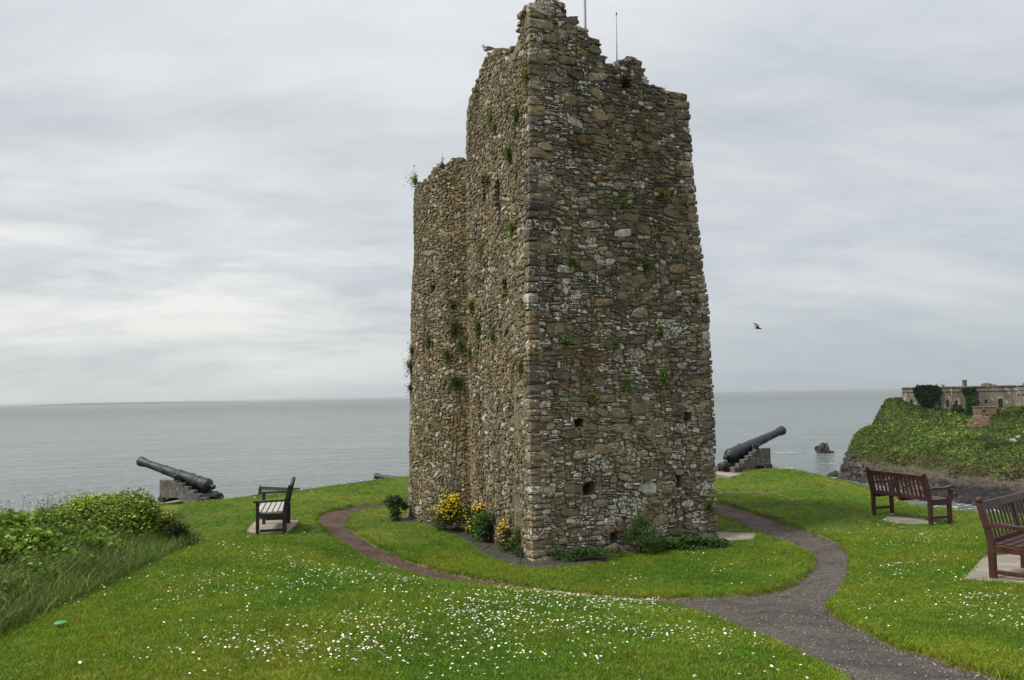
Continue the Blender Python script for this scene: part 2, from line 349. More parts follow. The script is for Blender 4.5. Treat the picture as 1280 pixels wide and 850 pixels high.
TOP_AB = [(0, 8.97), (.1, 9.02), (.14, 9.26), (.45, 9.32), (0.60, 9.30), (.64, 9.24), (0.75, 9.15), (0.85, 9.03), (1.0, 8.94), (1.21, 8.91), (1.23, 8.79), (1.45, 8.75), (1.48, 8.63), (1.52, 8.5), (1.66, 8.35), (1.84, 8.29), (2.04, 8.44), (2.24, 8.6), (2.36, 8.58), (2.46, 8.47), (2.57, 8.27), (2.60, 8.12), (2.75, 8.07), (3.05, 8.05), (3.08, 7.96), (3.6, 8.0)]
TOP_AC = [(0, 8.95), (0.24, 8.93), (0.37, 8.82), (0.48, 8.71), (0.66, 8.57), (0.8, 8.49), (1.0, 8.57), (1.23, 8.76), (1.41, 8.9), (2.11, 9.12), (2.41, 9.0), (2.76, 8.95), (2.83, 8.85), (3.05, 8.59), (3.3, 8.3)]
TOP_CY = [(0, 7.0), (.9, 7.2), (1.33, 7.35), (1.92, 7.32), (2.2, 7.36), (2.32, 7.46), (2.51, 7.56), (2.71, 7.53), (2.93, 7.65), (3.16, 7.58), (3.4, 7.52), (4.4, 7.4)]
TOP_BD = [(0, 7.9), (.6, 7.6), (1.4, 7.9), (2.2, 7.4), (3.4, 7.7)]
def topf(T): xs = [t[0] for t in T]; zs = [t[1] for t in T]; return lambda u: np.interp(u, xs, zs)
def face_fn(E0, E1, L, seed, amp=.045):
    def f(u, v, off=0.):
        p0, p1 = curve(E0, v), curve(E1, v); d = p1 - p0; n = np.array([d[1], -d[0]]) / np.linalg.norm(d)
        t = u / L
        rel = amp * mn.noise(Vector((u * .9, v * .9, seed))) + amp * .6 * mn.noise(Vector((u * 2.6, v * 2.6, seed + 9)))
        rel *= min(1, max(0, min(t, 1 - t) * 6))
        q = p0 + d * t + n * (off + rel)
        return Vector((q[0], q[1], v)), Vector((n[0], n[1], .01)), Vector((d[0], d[1], 0)).normalized()
    return f
def face_ca(E0, E1, L, seed, amp=.045):
    f = face_fn(E1, E0, L, seed, amp)
    def h(u, v, off=0.):
        P, N, T = f(L - u, v, off); return P, N, -T
    return h
def cyl_fn(u, v, off=0.):
    # u runs from the far left side round to the meeting with the square tower
    a = R(150) + u / 1.7; a_n = Vector((math.cos(a), math.sin(a), .012)); r = cylr(v) + off + .05 * mn.noise(Vector((a * 1.6, v * .8, 3)))
    return Vector((CYC[0] + r * a_n.x, CYC[1] + r * a_n.y, v)), a_n, Vector((-a_n.y, a_n.x, 0))
F_AB = face_fn(EA, EB, L_AB, 1.); F_AC = face_ca(EA, EC, L_AC, 4.); F_BD = face_fn(EB, ED, L_BD, 7.)
TOP_CY = [(u, z) for u, z in TOP_CY]
HOLES = {'AB': [(.87, 2.13, .075, .06), (1.03, 1.06, .08, .09), (2.99, 2.18, .055, .075), (2.77, 1.05, .055, .1), (2.09, 8.03, .08, .09), (1.47, .22, .05, .06)],
         'AC': [(.55, 2.16, .11, .1), (1.48, 6.2, .1, .26), (1.40, 5.78, .07, .14), (2.27, 6.5, .07, .24), (2.66, 2.17, .1, .09), (.62, .87, .07, .08), (1.11, 4.44, .07, .14)],
         'CY': [(2.35, 4.9, .05, .05)], 'BD': []}
SV = []; SF = []; SC = []      # joined small stones
STONES = []                    # (score, V, F, C, centre)
EYE = Vector((0, 0, 2.6))
PAL_R = np.array([(.070, .064, .055), (.098, .086, .068), (.118, .098, .070), (.088, .083, .073), (.135, .108, .072), (.062, .056, .050), (.11, .088, .068), (.15, .135, .105)])
PAL_L = np.array([(.16, .13, .075), (.14, .115, .068), (.18, .15, .092), (.12, .105, .07), (.15, .115, .058), (.20, .175, .12), (.10, .09, .062)])
def stone_colour(tag_, u, v, small=False):
    pal = PAL_R if tag_ in ('AB', 'BD') else PAL_L
    c = pal[rnd.randrange(len(pal))] * rnd.uniform(.85, 1.15) * (np.array((1.58, 1.52, 1.42)) if tag_ in ('AB', 'BD') else np.array((1.08, 1.07, 1.08)))
    li = rnd.random() ** 2.6
    if tag_ == 'AB':
        zone = mn.noise(Vector((u * .55, v * .5, 20)))
        if v < 2.6: c = c * .65 + np.array((.155, .128, .085)) * .6 * rnd.uniform(.7, 1.2)   # warmer stone low on the wall
        li = min(1, li + max(0, mn.noise(Vector((u * 1.3, v * 2.2, 31))) * 1.1) + (.25 if v < 1.6 else 0) + (.3 if 3.6 < v < 4.6 else 0) + (.15 if u < .7 and v > 4 else 0))
        if v > 3.8 and u > 1.5: c = c * (.72 if mn.noise(Vector((u * .9, v * .35, 50))) > -.1 else .9); li *= .6
        if rnd.random() < (.02 if not small else .10 if v > 2.4 else .15): c = np.array((.42, .40, .36)) * rnd.uniform(.7, 1.15)
    else:
        if rnd.random() < (.10 if small else .02): c = np.array((.33, .32, .27)) * rnd.uniform(.7, 1.2)
        li *= .6
    if rnd.random() < .02: c = np.array((.19, .125, .06)) * rnd.uniform(.7, 1.1)
    return np.clip(c, .02, .7), li
def make_stone(fn, tag_, u, v, hw, hh, rot, k, prot, score=1.):
    c, li = stone_colour(tag_, u, v, hw * hh < .0030)
    P0, N, T = fn(u, v, 0.)
    up = N.cross(T).normalized()
    if up.z < 0: up = -up
    seed = rnd.random() * 100; V = []; cr, sr = math.cos(rot), math.sin(rot); e = rnd.uniform(.45, .85); shx, shy = rnd.gauss(0, .16), rnd.gauss(0, .10)
    tx, ty = rnd.uniform(-.25, .25) * prot, rnd.uniform(-.25, .25) * prot
    ph = rnd.random() * .6
    for ring, (sc, dz) in enumerate(((1., -.07), (.985, prot * .45), (.80, prot * .97))):
        for j in range(k):
            a = 2 * math.pi * (j + ph) / k
            ca, sa = math.cos(a), math.sin(a)
            jit = 1 + .30 * mn.noise(Vector((ca * 1.7 + seed, sa * 1.7, 0))) if ring < 2 else 1 + .32 * mn.noise(Vector((ca * 1.9 + seed, sa * 1.9, 5)))
            x = math.copysign(abs(ca) ** e, ca) * hw * sc * jit; y = math.copysign(abs(sa) ** e, sa) * hh * sc * jit
            x, y = x + shx * y, y + shy * x * min(1, hh / hw)
            z = dz + (tx * x / hw + ty * y / hh) + (prot * .35 * mn.noise(Vector((x * 14 + seed, y * 14, ring * 3))) if ring else 0)
            V.append(P0 + T * (x * cr - y * sr) + up * (x * sr + y * cr) + N * z)
    V.append(P0 + N * (prot * (1.02 + .3 * rnd.uniform(-1, 1))))
    F_ = []
    for r_ in range(2):
        for j in range(k): F_.append((r_ * k + j, r_ * k + (j + 1) % k, (r_ + 1) * k + (j + 1) % k, (r_ + 1) * k + j))
    quads = F_; tris = [(2 * k + j, 2 * k + (j + 1) % k, 3 * k) for j in range(k)]
    STONES.append((score, V, quads + tris, (c[0], c[1], c[2], li), P0))
def cover(fn, tag_, L, top, cu, cv, sizes, weights, big=0, rotamp=.1, warp=.03, umin=0., umax=None, prot=(.015, .05), reserve=()):
    umax = umax or L
    nu = int((umax - umin) / cu); nv = int(10.1 / cv); occ = np.zeros((nv, nu), bool)
    for (hu, hv, a, b) in HOLES[tag_]:
        i0, i1 = int((hu - a - umin) / cu), int(math.ceil((hu + a - umin) / cu)); j0, j1 = int((hv - b + .5) / cv), int(math.ceil((hv + b + .5) / cv))
        occ[max(j0, 0):j1, max(i0, 0):i1] = True
    cells = []
    def place(i, j, w, h):
        occ[j:j + h, i:i + w] = True; cells.append((i, j, w, h))
    for _ in range(big):
        w, h = rnd.choice(((8, 4), (7, 4), (9, 4), (6, 4), (7, 5), (6, 5), (5, 4), (8, 5), (5, 3)))
        i, j = rnd.randrange(0, max(1, nu - w)), rnd.randrange(0, nv - h)
        if not occ[j:j + h, i:i + w].any(): place(i, j, w, h)
    for j in range(nv):
        i = 0
        while i < nu:
            if occ[j, i]: i += 1; continue
            w, h = rnd.choices(sizes, weights)[0]; w = min(w, nu - i); h = min(h, nv - j)
            while w > 1 and occ[j, i:i + w].any(): w -= 1
            while h > 1 and occ[j:j + h, i:i + w].any(): h -= 1
            if w >= nu - i - 1 and w < 4: w = nu - i if not occ[j:j + h, i:nu].any() else w
            place(i, j, w, h); i += w
    for i, j, w, h in cells:
        u = umin + (i + w / 2) * cu; v = (j + h / 2) * cv - .5
        if v < -.12: continue
        t = float(top(u)); hh = h * cv / 2; hw = w * cu / 2
        if v > t - hh * .2: continue
        wu = warp * mn.noise(Vector((u * 2.2, v * 2.2, 2.))) ; wv = warp * 1.3 * mn.noise(Vector((u * 1.8, v * 1.8, 12.)))
        edge = min(1, max(0, min(u - umin, umax - u) * 3)); wu *= edge
        area = w * h * cu * cv
        P0, N, T = fn(u, v); vd = EYE - P0; face = max(0, N.dot(vd.normalized()))
        k = 9 if area < .012 else 12
        rot = rnd.gauss(0, rotamp) * min(1, 2.2 * h / w if w > h else 1) * edge + .12 * mn.noise(Vector((u, v, 40)))
        gap = .0035 + .003 * rnd.random()
        make_stone(fn, tag_, u + wu, v + wv, max(.014, hw * rnd.uniform(.98, 1.12) - gap), max(.013, hh * rnd.uniform(.98, 1.14) - gap), rot, k, rnd.uniform(*prot) * (1.25 if area > .03 else 1), area * face / vd.length_squared)
sz_r = [(1, 1), (2, 1), (3, 1), (4, 1), (5, 1), (2, 2), (3, 2), (4, 2), (5, 2), (4, 3), (5, 3), (6, 3)]
wt_r = [3, 10, 12, 9, 4, 7, 12, 11, 6, 5, 4, 2]
cover(F_AB, 'AB', L_AB, topf(TOP_AB), .044, .037, sz_r, wt_r, big=150, umin=.16, umax=L_AB - .14, rotamp=.14, warp=.06, prot=(.006, .026))
sz_l = [(1, 1), (2, 1), (3, 1), (2, 2), (3, 2), (4, 2), (3, 3), (2, 3)]; wt_l = [8, 14, 8, 12, 10, 4, 3, 3]
cover(F_AC, 'AC', L_AC, topf(TOP_AC), .042, .035, sz_l, wt_l, big=16, umin=.12, umax=L_AC - .02, rotamp=.5, warp=.05, prot=(.007, .030))
cover(cyl_fn, 'CY', L_CY, topf(TOP_CY), .042, .035, sz_l, wt_l, big=16, umin=.55, umax=3.35, rotamp=.45, warp=.05, prot=(.006, .026))
cover(F_BD, 'BD', L_BD, topf(TOP_BD), .09, .08, sz_r, wt_r, big=20, umin=.14, umax=L_BD, rotamp=.1, prot=(.02, .05))
# corner stones: rough blocks laid alternately along one face and the other
def rough_block(P, X, Y, sx, sy, sz, c, li, score):
    """block with its outer corner at P, reaching sx along X and sy along Y, height sz"""
    n = 4; V = []; F_ = []; seed = rnd.random() * 60; key = {}
    rr = min(sx, sy, sz) * .20
    tilt = rnd.uniform(-.06, .06); tilt2 = rnd.uniform(-.06, .06)
    def vert(a, b, c_):
        q = (a, b, c_)
        if q in key: return key[q]
        x, y, z = ((a / (n - 1)) - .5) * sx, ((b / (n - 1)) - .5) * sy, ((c_ / (n - 1)) - .5) * sz
        p = Vector((x, y, z)); inner = Vector((max(-sx / 2 + rr, min(sx / 2 - rr, x)), max(-sy / 2 + rr, min(sy / 2 - rr, y)), max(-sz / 2 + rr, min(sz / 2 - rr, z))))
        d = p - inner
        if d.length > 1e-6: p = inner + d.normalized() * rr
        p += mn.noise_vector(Vector((x * 11 + seed, y * 11, z * 15))) * .016
        p.z += tilt * p.x + tilt2 * p.y
        key[q] = len(V); V.append(P + X * (p.x + sx / 2) + Y * (p.y + sy / 2) + Vector((0, 0, p.z))); return key[q]
    m = n - 1
    for s in (0, m):
        for a in range(m):
            for b in range(m):
                for q in (((s, a, b), (s, a + 1, b), (s, a + 1, b + 1), (s, a, b + 1)), ((a, s, b), (a, s, b + 1), (a + 1, s, b + 1), (a + 1, s, b)), ((a, b, s), (a + 1, b, s), (a + 1, b + 1, s), (a, b + 1, s))):
                    f = [vert(*v) for v in q]; F_.append(tuple(f if s == m else reversed(f)))
    STONES.append((score, V, F_, (c[0], c[1], c[2], li), P))
def quoins(E0, dirX, dirY, z1, tag_, score, hmin=.06, hmax=.2, out=.014, lx=(.22, .48), sx=(.16, .26)):
    z = -.12; k = 0
    while z < z1:
        h = rnd.uniform(hmin, hmax); e = curve(E0, z + h / 2); X = Vector((*dirX, 0)).normalized(); Y = Vector((*dirY, 0)).normalized()
        o = out + rnd.uniform(-.012, .014); P = Vector((e[0], e[1], z + h / 2)) - X * o - Y * o
        a, b = (rnd.uniform(*lx), rnd.uniform(*sx)) if k % 2 == 0 or rnd.random() < .3 else (rnd.uniform(.18, .26), rnd.uniform(.24, .36))
        c, li = stone_colour(tag_, .2, z)
        rough_block(P, X, Y, a, b, h - rnd.uniform(.0, .006), c, min(1, li * .9 + .05), score * a * h)
        z += h; k += 1
dAB = (3.25, 1.5); dAC = (-1.13, 3.15); dBD = (-1.1, 3.2)
quoins(EA, dAB, dAC, 8.98, 'AB', .006)
quoins(EB, (-3.25, -1.5), dBD, 8.02, 'AB', .0055, lx=(.2, .42), sx=(.2, .3))
quoins(EC, (1.13, -3.15), (3.25, 1.5), 8.55, 'AC', .0003, hmin=.06, hmax=.14, out=.015, lx=(.14, .24), sx=(.12, .2))
# loose coping stones along the broken tops, over the wall thickness
def copings(fn, tag_, L, top, n, depth=.7, score=.002, u0=.2, u1=None):
    for _ in range(n):
        u = rnd.uniform(u0, (u1 or L) - .15); t = float(top(u)); off = -rnd.uniform(.06, depth)
        if fn is F_AB: t = min(t, float(np.interp(-off, [q[0] for q in TOP_AC], [q[1] for q in TOP_AC])) - .02 + 2.2 * u)
        P, N, T = fn(u, t, off); a, b, h = rnd.uniform(.1, .3), rnd.uniform(.1, .24), rnd.uniform(.05, .13)
        P = P - T * a / 2 + Vector((0, 0, -h * .1 + rnd.uniform(-.03, .02))); c, li = stone_colour(tag_, u, t)
        rough_block(P, T, -N, a, b, h, c, li, score * a * h * (1.4 if off > -.25 else .4))
copings(F_AB, 'AB', L_AB, topf(TOP_AB), 110); copings(F_AC, 'AC', L_AC, topf(TOP_AC), 110, score=.001)
copings(cyl_fn, 'CY', L_CY, topf(TOP_CY), 80, .55, score=.001, u0=.6, u1=3.3)
# ---- stone material
def stone_mat(name, attr=True, base=(.12, .10, .07)):
    g = mat(name, .92, .18)
    a = g.new('ShaderNodeAttribute', attribute_name='Col')
    c = a.outputs['Color'] if attr else base
    li = a.outputs['Alpha'] if attr else .0
    n1 = g.noise(g.pos, 9, 6, .68); n2 = g.noise(g.pos, 34, 5, .7)
    c = g.mix(1., c, g.mix(g.ramp(n1, .3, .7), (.62, .62, .62), (1.36, 1.33, 1.27)), 'MULTIPLY')
    c = g.mix(1., c, g.mix(g.ramp(n2, .32, .68), (.68, .68, .68), (1.34, 1.34, 1.32)), 'MULTIPLY')
    x = g.new('ShaderNodeSeparateXYZ', {0: g.pos}).outputs
    # rusty staining and moss with patches of their own
    o1 = g.ramp(g.noise(g.vmap(g.pos, (1, 1, .45)), 1.15, 5, .65), .56, .70)
    jx = g.math('MULTIPLY', g.math('ADD', x[0], .97), 1.); jy = g.math('SUBTRACT', x[1], 15.75)
    jd = g.math('SQRT', g.math('ADD', g.math('MULTIPLY', jx, jx), g.math('MULTIPLY', jy, jy)))
    o1 = g.math('MAXIMUM', o1, g.math('MULTIPLY', g.ramp(g.math('ADD', jd, g.math('MULTIPLY', g.noise(g.pos, 1.4, 4, .6), .9)), .95, .45), .8))
    c = g.mix(g.math('MULTIPLY', o1, g.ramp(g.noise(g.pos, 12, 4, .6), .3, .7)), c, (.19, .115, .036))
    m1 = g.ramp(g.noise(g.vmap(g.pos, (1, 1, .6), (7, 3, 2)), 1.5, 5, .65), .55, .70)
    c = g.mix(g.math('MULTIPLY', m1, g.ramp(g.noise(g.pos, 16, 4, .65), .4, .65)), c, (.075, .085, .022))
    # dark weathering streaks running down the wall
    d1 = g.ramp(g.noise(g.vmap(g.pos, (1.3, 1.3, .16), (2, 9, 0)), 1.6, 4, .6), .5, .68)
    c = g.mix(g.math('MULTIPLY', d1, .7), c, g.mix(1., c, (.42, .43, .45), 'MULTIPLY'))
    # pale crusty lichen
    l = g.noise(g.pos, 22, 5, .62, .4); zone = g.noise(g.pos, 1.7, 4, .6)
    th = g.math('SUBTRACT', .815, g.math('ADD', g.math('MULTIPLY', li, .20), g.math('MULTIPLY', zone, .22)))
    msk = g.new('ShaderNodeMapRange', {0: g.math('SUBTRACT', l, th), 1: 0., 2: .025, 3: 0., 4: 1.}).outputs[0]
    c = g.mix(msk, c, g.mix(g.noise(g.pos, 70, 2), (.40, .40, .36), (.66, .65, .60)))
    l2 = g.noise(g.pos, 58, 3, .6, .2)
    msk2 = g.new('ShaderNodeMapRange', {0: g.math('SUBTRACT', g.math('ADD', l2, g.math('MULTIPLY', zone, .22)), .79), 1: 0., 2: .03, 3: 0., 4: 1.}).outputs[0]
    c = g.mix(msk2, c, (.56, .55, .50))
    g.put(g.p.inputs['Base Color'], c)
    nb = g.bump(n2, .75, .02, g.bump(n1, .6, .03))
    g.put(g.p.inputs['Normal'], g.bump(g.noise(g.pos, 110, 3, .7), .5, .006, nb))
    return g.m
M_stone = stone_mat('rubble_stone'); M_mortar = stone_mat('earth_mortar', False, (.15, .13, .095))
STONES.sort(key=lambda s: -s[0])
for s in STONES[:300]:
    sc, V, F_, c, P0 = s
    me = mesh_from('stone', [tuple(v - P0) for v in V], F_, [c] * len(V))
    add('stone', me, M_stone, TOWER, loc=P0 - TO)
V = []; F_ = []; C = []; k = 0
for sc, v_, f_, c, P0 in STONES[300:]:
    V += [tuple(v - TO) for v in v_]; F_ += [tuple(i + k for i in f) for f in f_]; C += [c] * len(v_); k += len(v_)
add('small_stones', mesh_from('small_stones', V, F_, C), M_stone, TOWER, kind='stuff')
print('stones', len(STONES))
# ---- the core of the walls behind the stones
def core(fn, tag_, L, top, thick, u0, u1, name='wall_core', ends=None):
    du, dv = .055, .055; us = np.arange(u0, u1 + du, du); us[-1] = u1; nv = 160; V = []; F_ = []
    for u in us:
        t = float(top(u)) - .03
        for j in range(nv + 1):
            v = -.35 + (t + .35) * j / nv
            off = -.016 + .012 * mn.noise(Vector((u * 9, v * 9, 2))) + .012 * mn.noise(Vector((u * 22, v * 22, 5)))
            for hu, hv, a, b in HOLES[tag_]:
                if abs(u - hu) < a * .95 + .01 and abs(v - hv) < b * .95 + .01: off = -.42
            P, N, T = fn(u, v, off); V.append(P - TO)
    nu = len(us); W_ = nv + 1
    for i in range(nu - 1):
        for j in range(nv): F_.append((i * W_ + j, (i + 1) * W_ + j, (i + 1) * W_ + j + 1, i * W_ + j + 1))
    b0 = len(V)                       # back skin and ragged top
    for u in us:
        t = t0_ = float(top(u)) - .05
        for m_ in range(1, 5):
            if ends: th_ = (thick - .03) * m_ / 4; t = min(t0_, ends(u, th_))
            P, N, T = fn(u, t + .05 * mn.noise(Vector((u * 7, m_ * 2., 1))), -.03 - (thick - .03) * m_ / 4); V.append(P - TO)
        P, N, T = fn(u, -.35, -thick); V.append(P - TO)
    for i in range(nu - 1):
        a, b = b0 + i * 5, b0 + (i + 1) * 5
        F_.append((i * W_ + nv, (i + 1) * W_ + nv, b, a))
        for m_ in range(4): F_.append((a + m_, b + m_, b + m_ + 1, a + m_ + 1))
    for i, s in ((0, 1), (nu - 1, -1)):       # ends
        a = b0 + i * 5; ring = [i * W_, i * W_ + nv, a, a + 1, a + 2, a + 3, a + 4]
        F_.append(tuple(ring if s > 0 else reversed(ring)))
    add(name, mesh_from('core', [tuple(v) for v in V], F_), M_mortar, TOWER)
core(F_AB, 'AB', L_AB, topf(TOP_AB), .75, .03, L_AB - .03, ends=lambda u, d: float(np.interp(d, [t[0] for t in TOP_AC], [t[1] for t in TOP_AC])) - .04 + 2.2 * u)
core(F_AC, 'AC', L_AC, topf(TOP_AC), .72, .30, L_AC)
core(F_BD, 'BD', L_BD, topf(TOP_BD), .7, .30, L_BD)
core(face_ca(EC, ED, L_AB, 3.), 'BD', L_AB, topf([(0, 8.2), (1, 7.6), (2, 7.9), (3.6, 7.6)]), -.0 + .7, .05, L_AB - .05)
core(cyl_fn, 'CY', L_CY, topf(TOP_CY), .6, .0, L_CY)
# back half of the turret
def cyl_back(u, v, off=0.): return cyl_fn(u + L_CY, v, off)
core(cyl_back, 'BD', L_CY, topf([(0, 7.4), (2, 7.2), (4, 7.1), (6.2, 7.0)]), .6, 0., 6.2)
# dark squared stone and pale block low on the right face are ordinary stones of the wall
# ------------------------------------------------------------ grass, daisies, slabs
def in_view(x, y, pad=1.6): return (np.abs(x) < .69 * y + pad)
SLABS = []                         # polygons of slabs: nothing grows through them
def slab(name, label, cat, poly, top=.03, thick=.14, m=None, group=None, tilt=False):
    P = np.array(poly, float); c = P.mean(0); z0 = [g1(*p) for p in poly]; zc = float(np.mean(z0))
    n = len(poly); V = [(p[0] - c[0], p[1] - c[1], (z if tilt else zc) - zc + top + rnd.uniform(-.006, .006)) for p, z in zip(P, z0)]
    V += [(v[0], v[1], v[2] - thick) for v in V]
    F_ = [tuple(range(n)), tuple(range(2 * n - 1, n - 1, -1))] + [(i, i + n, (i + 1) % n + n, (i + 1) % n) for i in range(n)]
    me = mesh_from('slab', V, F_); bm = bmesh.new(); bm.from_mesh(me); bmesh.ops.recalc_face_normals(bm, faces=bm.faces)
    bmesh.ops.bevel(bm, geom=bm.edges[:], offset=.012, segments=1, affect='EDGES')
    bmesh.ops.triangulate(bm, faces=[f for f in bm.faces if len(f.verts) > 4]); bmesh.ops.subdivide_edges(bm, edges=bm.edges[:], cuts=1)
    for v in bm.verts: v.co += mn.noise_vector(v.co * 4 + Vector((c[0], c[1], 0))) * .008
    bm.to_mesh(me); bm.free()
    SLABS.append(P); o = add(name, me, m, loc=(c[0], c[1], zc))
    if cat: o['label'] = label; o['category'] = cat
    if group: o['group'] = group
    return o
g = mat('old_concrete', .9, .25)
c = g.mix(g.ramp(g.noise(g.pos, 2.2, 5, .65), .3, .7), (.16, .14, .11), (.32, .285, .23))
c = g.mix(g.ramp(g.noise(g.pos, 7, 6, .7), .52, .68), c, (.13, .115, .085))
c = g.mix(g.ramp(g.noise(g.pos, 5, 4, .6), .62, .72), c, (.10, .11, .05))
g.put(g.p.inputs['Base Color'], c); g.put(g.p.inputs['Normal'], g.bump(g.noise(g.pos, 50, 4, .7), .6, .01)); M_conc = g.m
M_slate = simple('slate_paving', (.045, .040, .034), .75, 3., .4, 30, .5).m
slab('bench_slab', 'weathered grey concrete slab in the lawn beneath the left dark bench', 'concrete slab', [(-4.74, 13.95), (-4.15, 14.05), (-4.42, 16.2), (-5.35, 16.3), (-5.15, 15.2)], .02, m=M_conc)
slab('bench_slab', 'sunken grey slab in the grass under the middle red-brown bench', 'concrete slab', [(7.15, 15.55), (7.45, 15.0), (8.0, 15.05), (8.1, 15.7), (7.5, 16.0)], .018, m=M_conc, tilt=True)
slab('bench_slab', 'buff concrete slab under the nearest bench at the right edge', 'concrete slab', [(5.3, 9.45), (5.95, 8.55), (7.9, 9.9), (7.4, 11.3), (6.4, 10.9)], .022, m=M_conc, tilt=True)
slab('threshold_slab', 'pale flat stone slab beside the tower at its right corner', 'stone slab', [(3.5, 13.62), (4.12, 13.78), (4.36, 14.32), (3.62, 14.5)], .03, m=M_conc)
# flagstones along the foot of the tower
fl = thing('paving_strip', 'strip of dark flagstones laid in the grass along the foot of the tower', 'paving', (0, 14, 0))
rows = [[(-2.72, 17.05), (-2.35, 16.35)], [(-2.45, 17.2), (-2.05, 16.5)], [(-2.0, 16.9), (-1.75, 16.0)], [(-1.6, 16.6), (-1.45, 15.6)], [(-1.1, 16), (-1.2, 15.1)], [(-.8, 15.4), (-1.0, 14.55)], [(-.6, 14.8), (-.8, 13.9)], [(-.35, 14.1), (-.6, 13.25)], [(-.1, 13.4), (-.35, 12.65)], [(.1, 12.75), (0.05, 12.05)], [(.35, 12.45), (.4, 11.92)], [(.9, 12.8), (.95, 12.2)], [(1.4, 13.0), (1.5, 12.55)]]
for a, b in zip(rows[:-1], rows[1:]):
    P = np.array([a[0], a[1], b[1], b[0]]); c0 = P.mean(0); P = c0 + (P - c0) * .97
    o = slab('flagstone', None, None, [tuple(p) for p in P], .012, .1, M_slate, tilt=True); o.parent = fl; o.location = o.location - Vector((0, 14, 0))
def off_slabs(x, y):
    k = np.ones(len(x), bool)
    for P in SLABS: k &= sdf(P, x, y) > .01
    return k
def off_tower(x, y): return (sdf([(.2, 12.3), (3.6, 13.9), (2.45, 17.2), (-.9, 15.6)], x, y) > .02) & (np.hypot(x + .65, y - 17.6) > 1.76)
HEDGE_IN = np.array([(-3.2, 3.5), (-3.75, 5.5), (-3.95, 6.2), (-4.16, 7.06), (-4.41, 8.5), (-4.61, 10.04), (-4.93, 12.06), (-5.3, 13.2), (-5.9, 14.2), (-7.3, 17.3), (-8.9, 21.5), (-10.0, 24.6)])
HEDGE = np.r_[HEDGE_IN, [(-12.5, 25.0), (-12.5, 22), (-11.5, 17), (-10.5, 10), (-9.5, 3.5)]]
def lawn_ok(x, y): return in_view(x, y) & (path_sd(x, y) > .015) & off_slabs(x, y) & off_tower(x, y) & (sdf(HEDGE, x, y) > -.12) & (sdf(PLATEAU, x, y) < 2)
# tufts: a few source clumps outside the scene, instanced over the lawn
def blades(P, h, lean, w, cols, seg2=True):
    """P (n,3) h (n) lean (n,2) w (n) cols (n,3): tapered two-part blades"""
    n = len(P); a = rng.uniform(0, 6.28, n); sx, sy = np.cos(a) * w / 2, np.sin(a) * w / 2
    V = np.empty((n, 5, 3)); mid = P + np.c_[lean * .35 * h[:, None], h * .58]; tip = P + np.c_[lean * h[:, None], h]
    side = np.c_[sx, sy, np.zeros(n)]
    V[:, 0] = P - side; V[:, 1] = P + side; V[:, 2] = mid + side * .8; V[:, 3] = mid - side * .8; V[:, 4] = tip
    F_ = np.array([(0, 1, 2), (0, 2, 3), (3, 2, 4)])[None] + (np.arange(n) * 5)[:, None, None]
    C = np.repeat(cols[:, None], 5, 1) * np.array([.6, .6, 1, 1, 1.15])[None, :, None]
    return V.reshape(-1, 3), F_.reshape(-1, 3), C.reshape(-1, 3)
def grass_tint(g, c):
    a = g.ramp(g.noise(g.pos, .55, 4, .6), .40, .62); b = g.ramp(g.noise(g.pos, 3.1, 4, .6), .35, .75)
    return g.mix(1., c, g.mix(b, g.mix(a, (.66, .84, .7), (1.5, 1.16, 1.0)), g.mix(a, (.8, 1.05, .8), (1.15, 1.15, .8))), 'MULTIPLY')
M_grass = foliage('grass_blades', .5, .15, .3, True, grass_tint)
src = bpy.data.collections.new('tuft_sources')
for k in range(5):
    n = 16; P = np.c_[rng.normal(0, .022, (n, 2)), np.full(n, -.012)]
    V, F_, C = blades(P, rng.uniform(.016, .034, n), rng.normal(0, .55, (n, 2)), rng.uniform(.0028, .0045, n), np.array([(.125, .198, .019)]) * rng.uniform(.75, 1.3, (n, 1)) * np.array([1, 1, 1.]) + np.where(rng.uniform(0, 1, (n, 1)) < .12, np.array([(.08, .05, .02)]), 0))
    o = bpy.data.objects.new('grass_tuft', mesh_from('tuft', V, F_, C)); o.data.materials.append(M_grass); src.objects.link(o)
def tuft_nodes(coll):
    t = bpy.data.node_groups.new('tufts', 'GeometryNodeTree')
    t.interface.new_socket('Geometry', in_out='INPUT', socket_type='NodeSocketGeometry'); t.interface.new_socket('Geometry', in_out='OUTPUT', socket_type='NodeSocketGeometry')
    N = t.nodes; i = N.new('NodeGroupInput'); o = N.new('NodeGroupOutput'); ip = N.new('GeometryNodeInstanceOnPoints'); ci = N.new('GeometryNodeCollectionInfo')
    ci.inputs[0].default_value = coll; ci.inputs[1].default_value = True; ci.inputs[2].default_value = True
    ip.inputs['Pick Instance'].default_value = True
    a = N.new('GeometryNodeInputNamedAttribute'); a.data_type = 'FLOAT_VECTOR'; a.inputs[0].default_value = 'rot'
    b = N.new('GeometryNodeInputNamedAttribute'); b.data_type = 'FLOAT_VECTOR'; b.inputs[0].default_value = 'scl'
    L = t.links.new; L(i.outputs[0], ip.inputs['Points']); L(ci.outputs[0], ip.inputs['Instance']); L(a.outputs[0], ip.inputs['Rotation']); L(b.outputs[0], ip.inputs['Scale']); L(ip.outputs[0], o.inputs[0])
    return t
